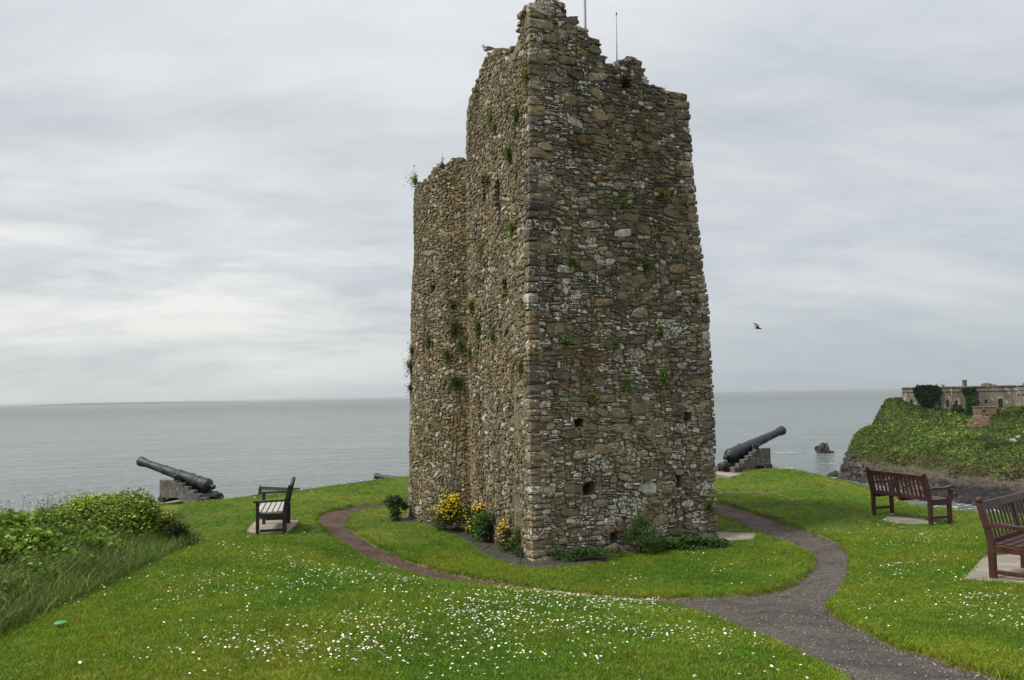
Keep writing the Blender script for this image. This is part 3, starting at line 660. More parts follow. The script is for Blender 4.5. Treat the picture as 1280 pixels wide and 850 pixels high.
def instancer(name, x, y, z, scl, coll, kind='stuff', tilt=.25):
    me = bpy.data.meshes.new(name); me.vertices.add(len(x)); me.vertices.foreach_set('co', np.c_[x, y, z].astype(np.float32).ravel())
    r = me.attributes.new('rot', 'FLOAT_VECTOR', 'POINT'); r.data.foreach_set('vector', np.c_[rng.normal(0, tilt, (len(x), 2)), rng.uniform(0, 6.28, len(x))].astype(np.float32).ravel())
    s = me.attributes.new('scl', 'FLOAT_VECTOR', 'POINT'); s.data.foreach_set('vector', scl.astype(np.float32).ravel())
    o = add(name, me, kind=kind); md = o.modifiers.new('tufts', 'NODES'); md.node_group = tuft_nodes(coll); return o
X = []; Y = []; SC = []
for n, y0, y1, s in ((100000, 3.6, 8, 1.), (120000, 8, 14, 1.1), (90000, 14, 28.5, 1.4)):
    y = rng.uniform(y0, y1, n); x = rng.uniform(-1, 1, n) * (.69 * y1 + 1.6); k = lawn_ok(x, y); x, y = x[k], y[k]
    X.append(x); Y.append(y); f = s * rng.uniform(.75, 1.25, len(x)); SC.append(np.c_[f * (1 + .03 * y), f * (1 + .03 * y), f * (1 - .1 * (y > 14))])
# a longer fringe where the mower does not reach: path edges, slab edges, tower foot
x = rng.uniform(-6, 8.5, 260000); y = rng.uniform(4, 21, 260000)
fr = (path_sd(x, y) < .05)
for P in SLABS[:4]: fr |= sdf(P, x, y) < .05
k = lawn_ok(x, y) & fr; x, y = x[k], y[k]
X.append(x); Y.append(y); f = rng.uniform(1., 1.7, len(x)); SC.append(np.c_[f, f, f * 1.15])
X = np.concatenate(X); Y = np.concatenate(Y); SC = np.concatenate(SC); print('tufts', len(X))
instancer('mown_grass', X, Y, lawn_z(X, Y), SC, src)
# daisies
cl = [(-1.62, 5.3, .5, 260), (-1.0, 5.2, .4, 120), (-.27, 5.8, .6, 260), (-.5, 6.7, .6, 260), (.15, 6.6, .5, 260), (.35, 7.6, .5, 240), (.9, 8.3, .5, 200), (-.9, 5.0, .35, 80), (1.2, 5.7, .4, 120), (.3, 4.8, .4, 110), (-2.5, 7.6, .5, 180), (-2.9, 9.4, .8, 240), (-2.0, 8.6, .6, 120),
      (6.4, 12.9, .5, 150), (5.9, 11.1, .55, 160), (4.3, 8.4, .4, 130), (4.6, 7.6, .5, 130), (6.7, 15.6, .5, 80), (4.9, 6.9, .4, 60), (6.9, 15.2, .4, 70), (5.3, 8.7, .3, 60), (5.0, 9.9, .6, 70), (2.9, 11.2, .7, 60), (-6.2, 19.5, 1., 90), (-6.8, 22, 1.3, 140), (-3.3, 24.5, 1.6, 120), (-2.2, 15.2, .3, 14), (6.5, 18.6, 1.0, 70), (1.4, 11.3, .5, 20), (-3.3, 11.3, .9, 120), (-.2, 4.7, .8, 100), (2.2, 10.9, .8, 40)]
DX = []; DY = []
for cx, cy, s, n in cl:
    n = int(n * (1.7 if cy < 8 else 1.4))
    m_ = max(3, n // 20); ax = rng.normal(cx, s * 1.15, m_); ay = rng.normal(cy, s * .95, m_); i = rng.integers(0, m_, n)
    DX.append(ax[i] + rng.normal(0, .17, n)); DY.append(ay[i] + rng.normal(0, .17, n))
n = 5200; y = rng.uniform(3.8, 27, n); x = rng.uniform(-1, 1, n) * (.69 * y + 1); k = (vnoise(x, y, .45, 77) > .12) & (rng.uniform(0, 1, n) < .75); DX.append(x[k]); DY.append(y[k])
n = 420; ty = rng.uniform(0, 1, n); DX.append(.1 + 2.0 * ty + rng.normal(0, .05, n)); DY.append(10.0 - 1.35 * ty ** 1.6 - .12 + rng.normal(0, .09, n))
n = 260; ty = rng.uniform(0, 1, n); DX.append(-8.2 + 4.7 * ty); DY.append(24.0 + 1.7 * ty + rng.normal(0, .25, n))
x = np.concatenate(DX); y = np.concatenate(DY); k = lawn_ok(x, y) & (path_sd(x, y) > .05); x, y = x[k], y[k]; n = len(x); print('daisies', n)
z = lawn_z(x, y) + rng.uniform(.03, .055, n) * (1 + .02 * y); rad = rng.uniform(.0036, .0082, n) * (1 + .03 * y)
q = 8; a = 2 * math.pi * np.arange(q) / q; T = np.zeros((n, q + 1 + 5, 3)); rr = rad[:, None] * (1 + .12 * rng.normal(0, 1, (n, q)).clip(-1, 1))
T[:, 1:q + 1, 0] = np.cos(a) * rr; T[:, 1:q + 1, 1] = np.sin(a) * rr; T[:, 1:q + 1, 2] = rad[:, None] * .28
b = 2 * math.pi * np.arange(5) / 5; T[:, q + 1:, 0] = np.cos(b) * rad[:, None] * .33; T[:, q + 1:, 1] = np.sin(b) * rad[:, None] * .33; T[:, q + 1:, 2] = rad[:, None] * .3
tx, ty = rng.normal(0, .3, n), rng.normal(-.25, .3, n)
T[:, :, 2] += T[:, :, 0] * tx[:, None] - T[:, :, 1] * ty[:, None] * -1
T[:, :, 0] += x[:, None]; T[:, :, 1] += y[:, None]; T[:, :, 2] += z[:, None]
F_ = [(0, 1 + i, 1 + (i + 1) % q) for i in range(q)] + [(q + 1, q + 2 + i, q + 3 + i) for i in range(3)]
F_ = (np.array(F_)[None] + (np.arange(n) * (q + 6))[:, None, None]).reshape(-1, 3)
C = np.zeros((n, q + 6, 3)); C[:, :q + 1] = (.74, .74, .68); C[:, q + 1:] = (.62, .42, .04); yl = rng.uniform(0, 1, n) < .012; C[yl] = (.75, .55, .02)
g = mat('petals', .6, .2); g.put(g.p.inputs['Base Color'], g.new('ShaderNodeAttribute', attribute_name='Col').outputs[0]); M_petal = g.m
add('daisies', mesh_from('daisies', T.reshape(-1, 3), F_, C.reshape(-1, 3)), M_petal, kind='stuff')
# ------------------------------------------------------------ leaves and plants
def leaves(P, size, cols, aspect=.5, flat=.6, nrm=None, droop=0.):
    """folded diamond leaves: 4 verts, 2 tris; nrm optional preferred normal"""
    n = len(P); d = rng.normal(0, 1, (n, 3)); d[:, 2] = d[:, 2] * (1 - flat) - droop; d /= np.linalg.norm(d, axis=1)[:, None] + 1e-9
    u = rng.normal(0, .6, (n, 3)) + np.array([0, 0, 1.]) if nrm is None else rng.normal(0, .5, (n, 3)) + nrm
    s = np.cross(u, d); s /= np.linalg.norm(s, axis=1)[:, None] + 1e-9; up = np.cross(d, s)
    sz = size[:, None]; V = np.empty((n, 4, 3)); V[:, 0] = P; V[:, 1] = P + d * sz * .5 + s * sz * aspect * .5 + up * sz * .12; V[:, 2] = P + d * sz - up * sz * .1; V[:, 3] = P + d * sz * .5 - s * sz * aspect * .5 + up * sz * .12
    F_ = (np.array([(0, 1, 2), (0, 2, 3)])[None] + (np.arange(n) * 4)[:, None, None]).reshape(-1, 3)
    return V.reshape(-1, 3), F_, np.repeat(cols, 4, 0)
def join(*parts):
    V = []; F_ = []; C = []; k = 0
    for v, f, c in parts: V.append(v); F_.append(f + k); C.append(c[:, :3]); k += len(v)
    return np.concatenate(V), np.concatenate(F_), np.concatenate(C)
def tints(n, base, var=.3, alt=None, p=.0):
    c = np.array([base]) * rng.uniform(1 - var, 1 + var, (n, 1)) * rng.uniform(.92, 1.08, (n, 3))
    if alt is not None: k = rng.uniform(0, 1, n) < p; c[k] = np.array([alt]) * rng.uniform(1 - var, 1 + var, (k.sum(), 1))
    return c
M_leaf = foliage('leaves', .5, .25, .3)
def stems(P0, P1, w, c):
    """thin three-sided stems"""
    n = len(P0); V = np.empty((n, 6, 3)); a = rng.uniform(0, 6.28, n)
    for j in range(3):
        o = np.c_[np.cos(a + j * 2.094), np.sin(a + j * 2.094), np.zeros(n)] * w
        V[:, j] = P0 + o; V[:, 3 + j] = P1 + o * .5
    F_ = np.array([(0, 1, 4), (0, 4, 3), (1, 2, 5), (1, 5, 4), (2, 0, 3), (2, 3, 5)])[None] + (np.arange(n) * 6)[:, None, None]
    return V.reshape(-1, 3), F_.reshape(-1, 3), np.repeat(c, 6, 0)
# the overgrown bank on the left
def bank_h(x, y):
    d = -sdf(HEDGE, x, y); h = .12 + .44 * sstep(.0, 1.9, d) + .26 * vnoise(x, y, 1.1, 41) * sstep(.2, 1, d) + .06 * vnoise(x, y, 4, 43)
    h *= 1 - .75 * sstep(14., 17.5, y)
    return np.where(d > 0, np.maximum(h, .08), 0)
def bank_pts(n, dmin=0., dmax=9., y0=3.6, y1=18):
    x = rng.uniform(-10, -3.2, n); y = rng.uniform(y0, y1, n); d = -sdf(HEDGE, x, y); k = (d > dmin) & (d < dmax) & in_view(x, y, 1.2); return x[k], y[k], d[k]
add('bank', grid_mesh('bank', axis([(-10.5, -3.2, .15)]), axis([(3.4, 18, .15)]), lambda X, Y: gz(X, Y) + .62 * bank_h(X, Y) - .05, keep=lambda X, Y: sdf(HEDGE, X, Y) < -.05), simple('bank_earth', (.022, .032, .010), .95, 6., .5, 30, .8, .1).m, kind='structure')
x, y, d = bank_pts(260000, .12); k = (vnoise(x, y, .9, 51) > -.45 + .75 * np.clip(1.6 - d, 0, 1.5)) | (d > 2.6); x, y, d = x[k], y[k], d[k]; n = len(x)
H = bank_h(x, y); f = rng.uniform(0, 1, n) ** .45; z = gz(x, y) + H * (.55 + .5 * f) + .03 * rng.normal(0, 1, n)
vn = vnoise(x, y, 2.2, 61)[:, None]
c = tints(n, (.10, .17, .026), .38, (.17, .21, .04), .2) * (1 + .45 * vn)
bV = leaves(np.c_[x, y, z], rng.uniform(.032, .08, n), c, .7, .55)
add('bramble_leaves', mesh_from('bramble', *bV), M_leaf, kind='stuff')
x, y, d = bank_pts(120000, -.06, 2.9); k = (rng.uniform(0, 1, len(x)) < np.clip(1.25 - .35 * d, .12, 1)); x, y, d = x[k], y[k], d[k]; n = len(x)
H = bank_h(x, y); z = gz(x, y) + np.maximum(.5 * H - .08, 0); hh = rng.uniform(.14, .34, n) * (.65 + .55 * sstep(0, .8, d))
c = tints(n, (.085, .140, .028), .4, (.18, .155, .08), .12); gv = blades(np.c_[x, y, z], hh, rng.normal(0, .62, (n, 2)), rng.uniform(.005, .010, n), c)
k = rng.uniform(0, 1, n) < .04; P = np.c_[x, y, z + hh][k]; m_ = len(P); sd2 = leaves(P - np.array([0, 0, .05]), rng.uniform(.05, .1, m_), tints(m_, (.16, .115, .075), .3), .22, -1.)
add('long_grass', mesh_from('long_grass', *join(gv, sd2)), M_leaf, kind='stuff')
n = 260; x, y, d = bank_pts(1500, .7); x, y = x[:n], y[:n]; n = len(x); z = gz(x, y) + bank_h(x, y) * .7; P0 = np.c_[x, y, z]; P1 = P0 + np.c_[rng.normal(0, .08, (n, 2)), rng.uniform(.25, .62, n)]
um = np.repeat(P1, 7, 0) + rng.normal(0, .03, (n * 7, 3)) * np.array([1, 1, .4])
add('seed_stalks', mesh_from('stalks', *join(stems(P0, P1, .004, tints(n, (.13, .11, .06), .4)), leaves(um, rng.uniform(.015, .04, n * 7), tints(n * 7, (.15, .15, .05), .5), .6, .6))), M_leaf, kind='stuff')
def bush(name, label, cat, x, y, rx, ry, h, nleaf, base, var=.3, alt=None, p=0., lsize=(.04, .08), aspect=.5, flowers=None, shape=.5, nst=14, z0=None, lobes=7, group=None, fl_size=(.02, .035), lean=(0, 0)):
    z = g1(x, y) if z0 is None else z0; T = thing(name, label, cat, (x, y, z), group=group)
    a = rng.uniform(0, 6.28, lobes); r = rng.uniform(.15, .75, lobes); cz = rng.uniform(.14, .76, lobes) * h
    cen = np.c_[np.cos(a) * r * rx, np.sin(a) * r * ry, cz]; cen[0] = (0, 0, h * .72); rad = rng.uniform(.28, .5, lobes)
    i = rng.integers(0, lobes, nleaf); dv = rng.normal(0, 1, (nleaf, 3)); dv /= np.linalg.norm(dv, axis=1)[:, None]; dv *= (rng.uniform(0, 1, nleaf) ** .4)[:, None]
    P = cen[i] + dv * rad[i][:, None] * np.array([rx, ry, h * .55]); P[:, 2] = np.clip(P[:, 2], .015, h * 1.05); P[:, :2] *= (1.05 - shape * np.clip(P[:, 2] / h, 0, 1))[:, None]; P[:, :2] += np.array(lean) * (P[:, 2] / h)[:, None]
    cc = tints(nleaf, base, var, alt, p) * (1 + .25 * np.sin(i * 2.4))[:, None]
    ns = nst; s0 = np.c_[rng.normal(0, rx * .12, ns), rng.normal(0, ry * .12, ns), np.zeros(ns)]; s1 = P[rng.integers(0, nleaf, ns)]
    sv = stems(s0, s1, .004 + .002 * h, tints(ns, (.06, .06, .025), .2))
    add('stems', mesh_from('stems', *sv), M_leaf, T)
    add('foliage', mesh_from('foliage', *leaves(P, rng.uniform(*lsize, nleaf), cc, aspect, .5)), M_leaf, T)
    if flowers:
        nf, fc, fvar, top = flowers; k = np.argsort(-(P[:, 2] / h * .8 + rng.uniform(0, .6, nleaf) - P[:, 1] / ry * .45 - P[:, 0] / rx * .15))[:int(nf / top)]; k = rng.permutation(k)[:nf]; Q = P[k] + rng.normal(0, .02, (len(k), 3)) + np.array([0, -.03, .04])
        m_ = 5; Q = np.repeat(Q, m_, 0) ; fcs = tints(len(Q), fc, fvar)
        add('flowers', mesh_from('flowers', *leaves(Q, rng.uniform(*fl_size, len(Q)), fcs, .75, .8)), M_petal, T)
    return T
bush('alexanders_bush', 'tall yellow-green bush in flower on the bank in front of the left cannon', 'bush', -6.0, 11.9, .90, .8, .95, 12000, (.13, .20, .028), .35, (.25, .31, .05), .3, (.035, .075), .55, (650, (.30, .36, .06), .3, .6), .25, 40, lobes=30, fl_size=(.02, .04))
bush('alexanders_bush', 'lower yellow-green shoot leaning out beside the tall flowering bush', 'bush', -5.25, 12.0, .4, .4, .55, 1800, (.13, .19, .028), .35, (.25, .27, .04), .2, (.03, .06), .55, (90, (.34, .34, .05), .3, .6), .3, 14)
bush('dark_shrub', 'small dark green shrub at the lawn edge below the flowering bush', 'shrub', -5.02, 11.75, .26, .26, .36, 1400, (.022, .035, .012), .35, None, 0, (.02, .05), .5, None, .3, 8)
for (bx, by, bh, lab) in ((-6.7, 10.4, .85, 'leafy bramble clump with pale new shoots at the left end of the bank'), (-6.9, 12.0, .75, 'dark leafy clump on the bank just left of the flowering bush'), (-5.6, 8.4, .55, 'light green clump in the near part of the overgrown bank'), (-5.9, 9.6, .6, 'broad-leaved clump half way along the overgrown bank')):
    bush('bramble_bush', lab, 'bush', bx, by, .8, .7, bh, 3600, (.11, .185, .028), .4, (.19, .25, .045), .25, (.05, .10), .7, None, .2, 20, z0=g1(bx, by) + .12)
# plants along the foot of the tower
bush('marguerite_bush', 'large bush of yellow daisies against the turret foot', 'flower bush', -1.15, 15.25, .62, .4, .80, 4200, (0.049, 0.091, 0.022), .35, None, 0, (.03, .06), .4, (330, (.62, .47, .03), .25, .6), .35, 20, fl_size=(.022, .038), lobes=10)
bush('marguerite_bush', 'second clump of yellow daisies tight in the angle of the tower wall', 'flower bush', -.72, 14.75, .42, .35, .62, 2200, (0.049, 0.091, 0.022), .35, None, 0, (.03, .06), .4, (120, (.66, .45, .04), .25, .6), .3, 14, fl_size=(.022, .04))
bush('marguerite_bush', 'small clump of yellow daisies hanging over the paving near the corner', 'flower bush', -.16, 13.3, .26, .24, .50, 1300, (0.049, 0.098, 0.022), .35, None, 0, (.025, .05), .4, (62, (.64, .47, .03), .2, .8), .1, 10, fl_size=(.02, .035), lean=(-.06, 0))
bush('wallflower_bush', 'upright dark green leafy bush between the two clumps of yellow daisies', 'bush', -.52, 14.1, .36, .34, .62, 2600, (0.053, 0.112, 0.031), .35, (0.098, 0.168, 0.042), .15, (.03, .06), .4, None, .15, 14)
bush('wallflower_bush', 'dark green leafy bush nearest the tower corner, right of the small daisies', 'bush', .06, 12.95, .24, .26, .52, 1700, (0.048, 0.106, 0.031), .35, (0.098, 0.168, 0.042), .15, (.025, .05), .4, None, .2, 10)
bush('dark_shrub', 'dark green shrub growing at the far left foot of the turret', 'shrub', -2.5, 16.75, .30, .30, .60, 2200, (0.031, 0.067, 0.020), .35, None, 0, (.03, .06), .5, None, .2, 10)
bush('pointed_shrub', 'upright pointed green shrub against the right-hand face of the tower', 'shrub', 2.02, 12.93, .42, .28, .66, 3600, (0.050, 0.112, 0.028), .35, (0.084, 0.154, 0.028), .2, (.02, .045), .35, None, .62, 22, lobes=9)
bush('ivy_patch', 'low dark ivy creeping along the tower foot right of the pointed shrub', 'ivy', 2.85, 13.3, .75, .26, .22, 3200, (0.039, 0.087, 0.022), .35, (0.070, 0.140, 0.028), .15, (.025, .05), .8, None, .1, 12, lobes=16)
bush('ivy_patch', 'low green weeds along the tower foot just right of the corner', 'weeds', .95, 12.5, .55, .22, .24, 1900, (0.045, 0.098, 0.025), .35, None, .15, (.02, .045), .6, None, .1, 12, lobes=12)
bush('ivy_patch', 'sparse reddish-green weeds along the tower foot left of the pointed shrub', 'weeds', 1.5, 12.74, .4, .16, .15, 700, (0.070, 0.091, 0.031), .35, (.11, .06, .03), .25, (.02, .04), .5, None, .1, 8)
bush('ivy_patch', 'trailing ivy spreading over the grass at the right end of the tower foot', 'ivy', 3.35, 13.45, .4, .22, .16, 900, (0.045, 0.098, 0.025), .35, None, .15, (.02, .045), .7, None, .1, 8)
# ------------------------------------------------------------ plants growing out of the masonry
W = [('AB', 2.43, 6.85, .11, 'g', 'green tuft high on the right face, below the broken peak on its right side'), ('AB', 1.87, 5.82, .12, 'g', 'green tuft on the upper right face, left of the dark weather streak'),
     ('AB', 2.76, 6.08, .13, 'o', 'mossy olive patch on the upper right face near its right edge'), ('AB', .80, 4.75, .13, 'd', 'dark green tuft in a gap above the pale lichened course near the corner'), ('AB', 2.29, 4.76, .14, 'd', 'dark green tuft in the middle height of the right face, under the weather streak'),
     ('AB', .63, 3.43, .12, 'g', 'leafy tuft on the right face near the corner, at mid height'), ('AB', 1.58, 3.40, .1, 'g', 'bright round tuft in the middle of the right face'), ('AB', 2.47, 3.66, .1, 'o', 'thin olive sprig right of centre on the right face'),
     ('AB', 1.78, 2.71, .17, 'g', 'broad green tuft on the right face above the square holes'), ('AB', 2.49, 2.85, .17, 'g', 'tall green tuft on the right face beside the broad one'), ('AB', 3.29, 4.21, .08, 'g', 'tiny green sprig by the right edge of the tower'),
     ('AB', 1.10, 2.51, .13, 'g', 'green tuft directly above the left square hole'), ('AB', 1.84, 2.18, .10, 'o', 'small moss tuft between the two upper square holes'), ('AB', 3.38, .60, .16, 'g', 'green plant low on the right corner of the tower'), ('AB', 2.42, 7.2, .16, 'm', 'orange-green moss patch just below the broken peak'),
     ('AC', .52, 7.33, .2, 'd', 'dark green tuft near the top of the shaded face by the corner'), ('AC', 1.79, 7.70, .13, 'o', 'olive tuft high on the shaded face'), ('AC', 1.58, 7.46, .1, 'y', 'tuft with yellow flowers high on the shaded face'), ('AC', .80, 6.74, .19, 'd', 'hanging dark tuft on the upper shaded face'),
     ('AC', .10, 7.84, .16, 'o', 'olive moss on the upper corner of the tower'), ('AC', 1.95, 6.58, .14, 'y', 'yellowish tuft beside the upper slit window'), ('AC', .74, 5.42, .16, 'g', 'green tuft on the shaded face below the slit windows'), ('AC', 2.31, 5.33, .13, 'o', 'olive tuft deep on the shaded face below the slits'),
     ('AC', 2.90, 4.32, .20, 'y', 'dark tuft with yellow flowers in the angle between tower and turret'), ('AC', 2.50, 3.83, .2, 'd', 'dark streak of ivy below the yellow-flowered tuft'), ('AC', 1.79, 3.66, .14, 'g', 'green tuft at mid height of the shaded face'), ('AC', .32, 3.01, .13, 'o', 'small olive tuft on the shaded face close to the corner'), ('AC', 3.1, 3.40, .17, 'd', 'dark tuft in the angle by the turret below mid height'),
     ('CY', 2.95, 4.48, .14, 'd', 'dark tuft at mid height of the turret near the tower'), ('CY', 3.0, 3.98, .26, 'b', 'big dead brown tuft on the turret near the tower'), ('CY', 3.12, 3.65, .14, 'g', 'green tuft just below the big brown tuft'), ('CY', 2.78, 3.45, .15, 'y', 'tuft with yellow flowers on the turret'),
     ('CY', 2.25, 3.78, .13, 'd', 'dark tuft left of centre on the turret'), ('CY', 3.0, 2.85, .24, 'd', 'broad dark tuft low on the turret near the tower'), ('CY', 1.38, 3.25, .22, 'd', 'leafy plant sticking out from the left side of the turret'), ('CY', 1.4, 2.78, .12, 'd', 'small plant on the left side of the turret below the larger leafy one'),
     ('CY', 1.36, 7.4, .24, 'G', 'fresh green plant on the top left edge of the turret'), ('CY', 2.68, 7.46, .12, 's', 'dead upright sprig on the top of the turret'), ('CY', 1.5, 3.6, .14, 'd', 'ivy wisps on the left edge of the turret above the leafy plant')]
CB = dict(g=(0.098, 0.175, 0.031), o=(0.154, 0.161, 0.039), d=(0.056, 0.098, 0.025), m=(0.210, 0.140, 0.035), y=(0.070, 0.105, 0.028), b=(0.105, 0.091, 0.049), G=(0.084, 0.182, 0.042), s=(0.098, 0.084, 0.070))
FN = dict(AB=F_AB, AC=F_AC, CY=cyl_fn)
for f, u, v, s, kd, lab in W:
    P0, N, T = FN[f](u, v, .02); s *= .88
    th = thing('wall_plant', lab, 'wall plant', P0); n = int(90 + 2600 * s * (1.35 if kd != 's' else .3)); up = Vector((0, 0, 1))
    d = rng.normal(0, 1, (n, 3)); d /= np.linalg.norm(d, axis=1)[:, None]; d *= (np.abs(rng.normal(0, .62, n)) + .05)[:, None] * (1 + .5 * np.sin(np.arctan2(d[:, 1], d[:, 0]) * 3 + u * 9))[:, None]
    vs = 1.5 if kd in 'dmo' and f == 'AC' else 1.
    Q = np.outer(d[:, 0] * s * .8, np.array(T)) + np.outer(d[:, 1] * s * vs, (0, 0, 1)) + np.outer(np.abs(d[:, 2]) * s * .6, np.array(N)) + np.array((0, 0, .15 * s))
    if kd == 'm': Q = np.outer(d[:, 0] * s, np.array(T)) + np.outer(d[:, 1] * s * 1.6, (0, 0, 1)) + np.outer(np.abs(d[:, 2]) * s * .15, np.array(N))
    if kd == 's': Q = np.outer(d[:, 0] * s * .3, np.array(T)) + np.outer(np.abs(d[:, 1]) * s * 2.6, (0, 0, 1))
    c = tints(n, CB[kd], .4, (.5, .38, .03) if kd == 'y' else (.12, .14, .04), .10)
    add('leaves', mesh_from('leaves', *leaves(Q, rng.uniform(.02, .05, n) * (.7 + s), c, .6, .3)), M_leaf, th)
    add('stems', mesh_from('stems', *stems(np.zeros((8, 3)) - np.array(N) * .04, Q[:8], .004, tints(8, (.06, .055, .03)))), M_leaf, th)
# a bright green lid lying in the grass
o = add('grass_marker', lathe_mesh([(0, .0), (0, .046), (.006, .05), (.012, .042), (.02, .0)], 20), simple('green_plastic', (.05, .24, .07), .6, 20, .15).m, loc=(-3.55, 6.2, g1(-3.55, 6.2) + .035), label='small flat bright green disc lying in the grass at lower left', category='disc')
# ------------------------------------------------------------ benches
def wood(name, c, rough=.45, spec=.4, worn=(.3, .25, .22), wamt=.15):
    g = mat(name, rough, spec); v = g.new('ShaderNodeTexCoord').outputs['Object']
    n = g.noise(g.pos, 6, 5, .6); f = g.noise(g.pos, 60, 3, .6)
    cc = g.mix(g.ramp(n, .3, .7), tuple(x * .72 for x in c), tuple(x * 1.3 for x in c))
    cc = g.mix(g.math('MULTIPLY', g.ramp(g.noise(g.pos, 14, 5, .7), .58, .7), wamt), cc, worn)
    g.put(g.p.inputs['Base Color'], cc); g.put(g.p.inputs['Normal'], g.bump(f, .3, .004)); g.put(g.p.inputs['Roughness'], g.new('ShaderNodeMapRange', {0: n, 1: .3, 2: .7, 3: rough - .1, 4: rough + .15}).outputs[0])
    return g.m
M_red = wood('red_brown_wood', (.046, .015, .013), .42)
M_dark = wood('dark_brown_wood', (.017, .012, .011), .5)
M_seatd = wood('pale_seat_wood', (.34, .32, .30), .5)  # seat slats in a far paler grey than the bench frame
M_old = wood('blackened_wood', (.022, .020, .018), .6)
def make_bench(label, x, y, z, rz, L=1.5, m=M_red, ms=None, style='curved', pitch=0.):
    """length along local x, front towards local -y, origin on the ground at the middle of the back legs' line"""
    T = thing('park_bench', label, 'bench', (x, y, z), rz, 'wooden benches on the headland'); T.rotation_euler.x = 0; T.rotation_euler.y = pitch
    ms = ms or m; h = L / 2; D = .52
    rear = [(0, 0), (0, .44), (.02, .56), (.09, .93)]
    for s in (-1, 1):
        pts = [(s * h, 0, -.05), (s * h, 0, .44), (s * h, .025, .58), (s * h, .10, .90)]
        lg = sweep_mesh(pts, .062, .075, (1, 0, 0)); bm = bmesh.new(); bm.from_mesh(lg)
        if style == 'curved':
            r_ = bmesh.ops.create_uvsphere(bm, u_segments=10, v_segments=7, radius=.042); bmesh.ops.translate(bm, verts=r_['verts'], vec=(s * h, .108, .935))
        else:
            r_ = bmesh.ops.create_uvsphere(bm, u_segments=8, v_segments=6, radius=.036); bmesh.ops.translate(bm, verts=r_['verts'], vec=(s * h, .102, .90))
        bm.to_mesh(lg); bm.free(); add('rear_leg', lg, m, T)
        if style == 'curved':
            fp = [(s * h, -D + .06, -.05), (s * h, -D + .06, .36), (s * h, -D + .05, .45), (s * h, -D + .01, .54), (s * h, -D + .0, .62)]
            add('front_leg', sweep_mesh(fp, .06, .08, (1, 0, 0), widths=[.07, .07, .085, .08, .07]), m, T)
            ap = [(s * h, .03, .645), (s * h, -.12, .665), (s * h, -.28, .65), (s * h, -.40, .655), (s * h, -D - .02, .68), (s * h, -D - .075, .665)]
            add('armrest', sweep_mesh(ap, .078, .04, (1, 0, 0), widths=[.05, .045, .045, .05, .06, .05]), m, T)
        else:
            add('front_leg', bar_mesh((s * h, -D + .05, -.05), (s * h, -D + .05, .63), .06, .06, (0, 1, 0)), m, T)
            add('armrest', bar_mesh((s * h, .03, .65), (s * h, -D - .03, .645), .085, .035), m, T)
        add('side_rail', bar_mesh((s * h, -.03, .385), (s * h, -D + .09, .385), .04, .075), m, T)
        add('stretcher', bar_mesh((s * h, -.03, .12), (s * h, -D + .09, .12), .035, .05), m, T)
    add('front_rail', bar_mesh((-h, -D + .05, .385), (h, -D + .05, .385), .035, .08), m, T)
    add('back_rail', bar_mesh((-h, .005, .46), (h, .005, .46), .035, .075), m, T)
    add('top_rail', bar_mesh((-h, .092, .865), (h, .092, .865), .042, .095, (0, .2, 1)), m, T)
    add('centre_post', bar_mesh((0, .01, .38), (0, .088, .84), .03, .085, (1, 0, 0)), m, T)
    add('middle_bearer', bar_mesh((0, .0, .385), (0, -D + .07, .385), .04, .06), m, T)
    if L > 1.8: add('centre_leg', bar_mesh((0, 0, -.05), (0, 0, .42), .062, .07, (0, 1, 0)), m, T)
    n = 6 if L < 1.55 else 8; sl = bar_mesh((0, .012, .48), (0, .086, .83), .014, .042 if L < 1.55 else .036, (1, 0, 0), .002)
    for s in (-1, 1):
        for k in range(n): add('back_slat', sl, m, T, loc=(s * (.075 + (k + .5) * (h - .11) / n), 0, 0))
    n = 5; st = bar_mesh((-h - .0, 0, .435), (h + .0, 0, .435), .078, .022, (0, 0, 1), .004)
    for k in range(n): add('seat_slat', st, ms, T, loc=(0, -.075 - k * .098, .004 * abs(k - 2)))
    return T
def dirz(dx, dy): return math.atan2(dy, dx)
# near bench: left rear foot (5.55, 9.32), seen towards its seat
def bench_at(label, p0, p1, **kw):
    """p0 left rear foot, p1 right rear foot (as sitting facing -y local)"""
    c = ((p0[0] + p1[0]) / 2, (p0[1] + p1[1]) / 2); z = min(g1(*p0), g1(*p1)) * .5 + .25 * (g1(*p0) + g1(*p1)) + .025
    return make_bench(label, c[0], c[1], z, dirz(p1[0] - p0[0], p1[1] - p0[1]), L=math.dist(p0, p1), **kw)
bench_at('nearest red-brown slatted bench with curved arms and ball-topped posts, cut off by the right edge', (5.58, 9.32), (7.08, 10.50))
bench_at('red-brown bench seen from behind at the edge of the right lawn, facing the island', (7.80, 14.88), (7.36, 16.25))
bench_at('dark brown bench with pale seat slats seen from its end, left lawn', (-4.55, 15.85), (-4.22, 14.45), m=M_dark, ms=M_seatd, style='straight')
b = make_bench('blackened bench beyond the crest of the left lawn, only its back showing', -7.75, 25.7, -1.16, dirz(1.6, -.75), L=1.6, m=M_old, style='straight')
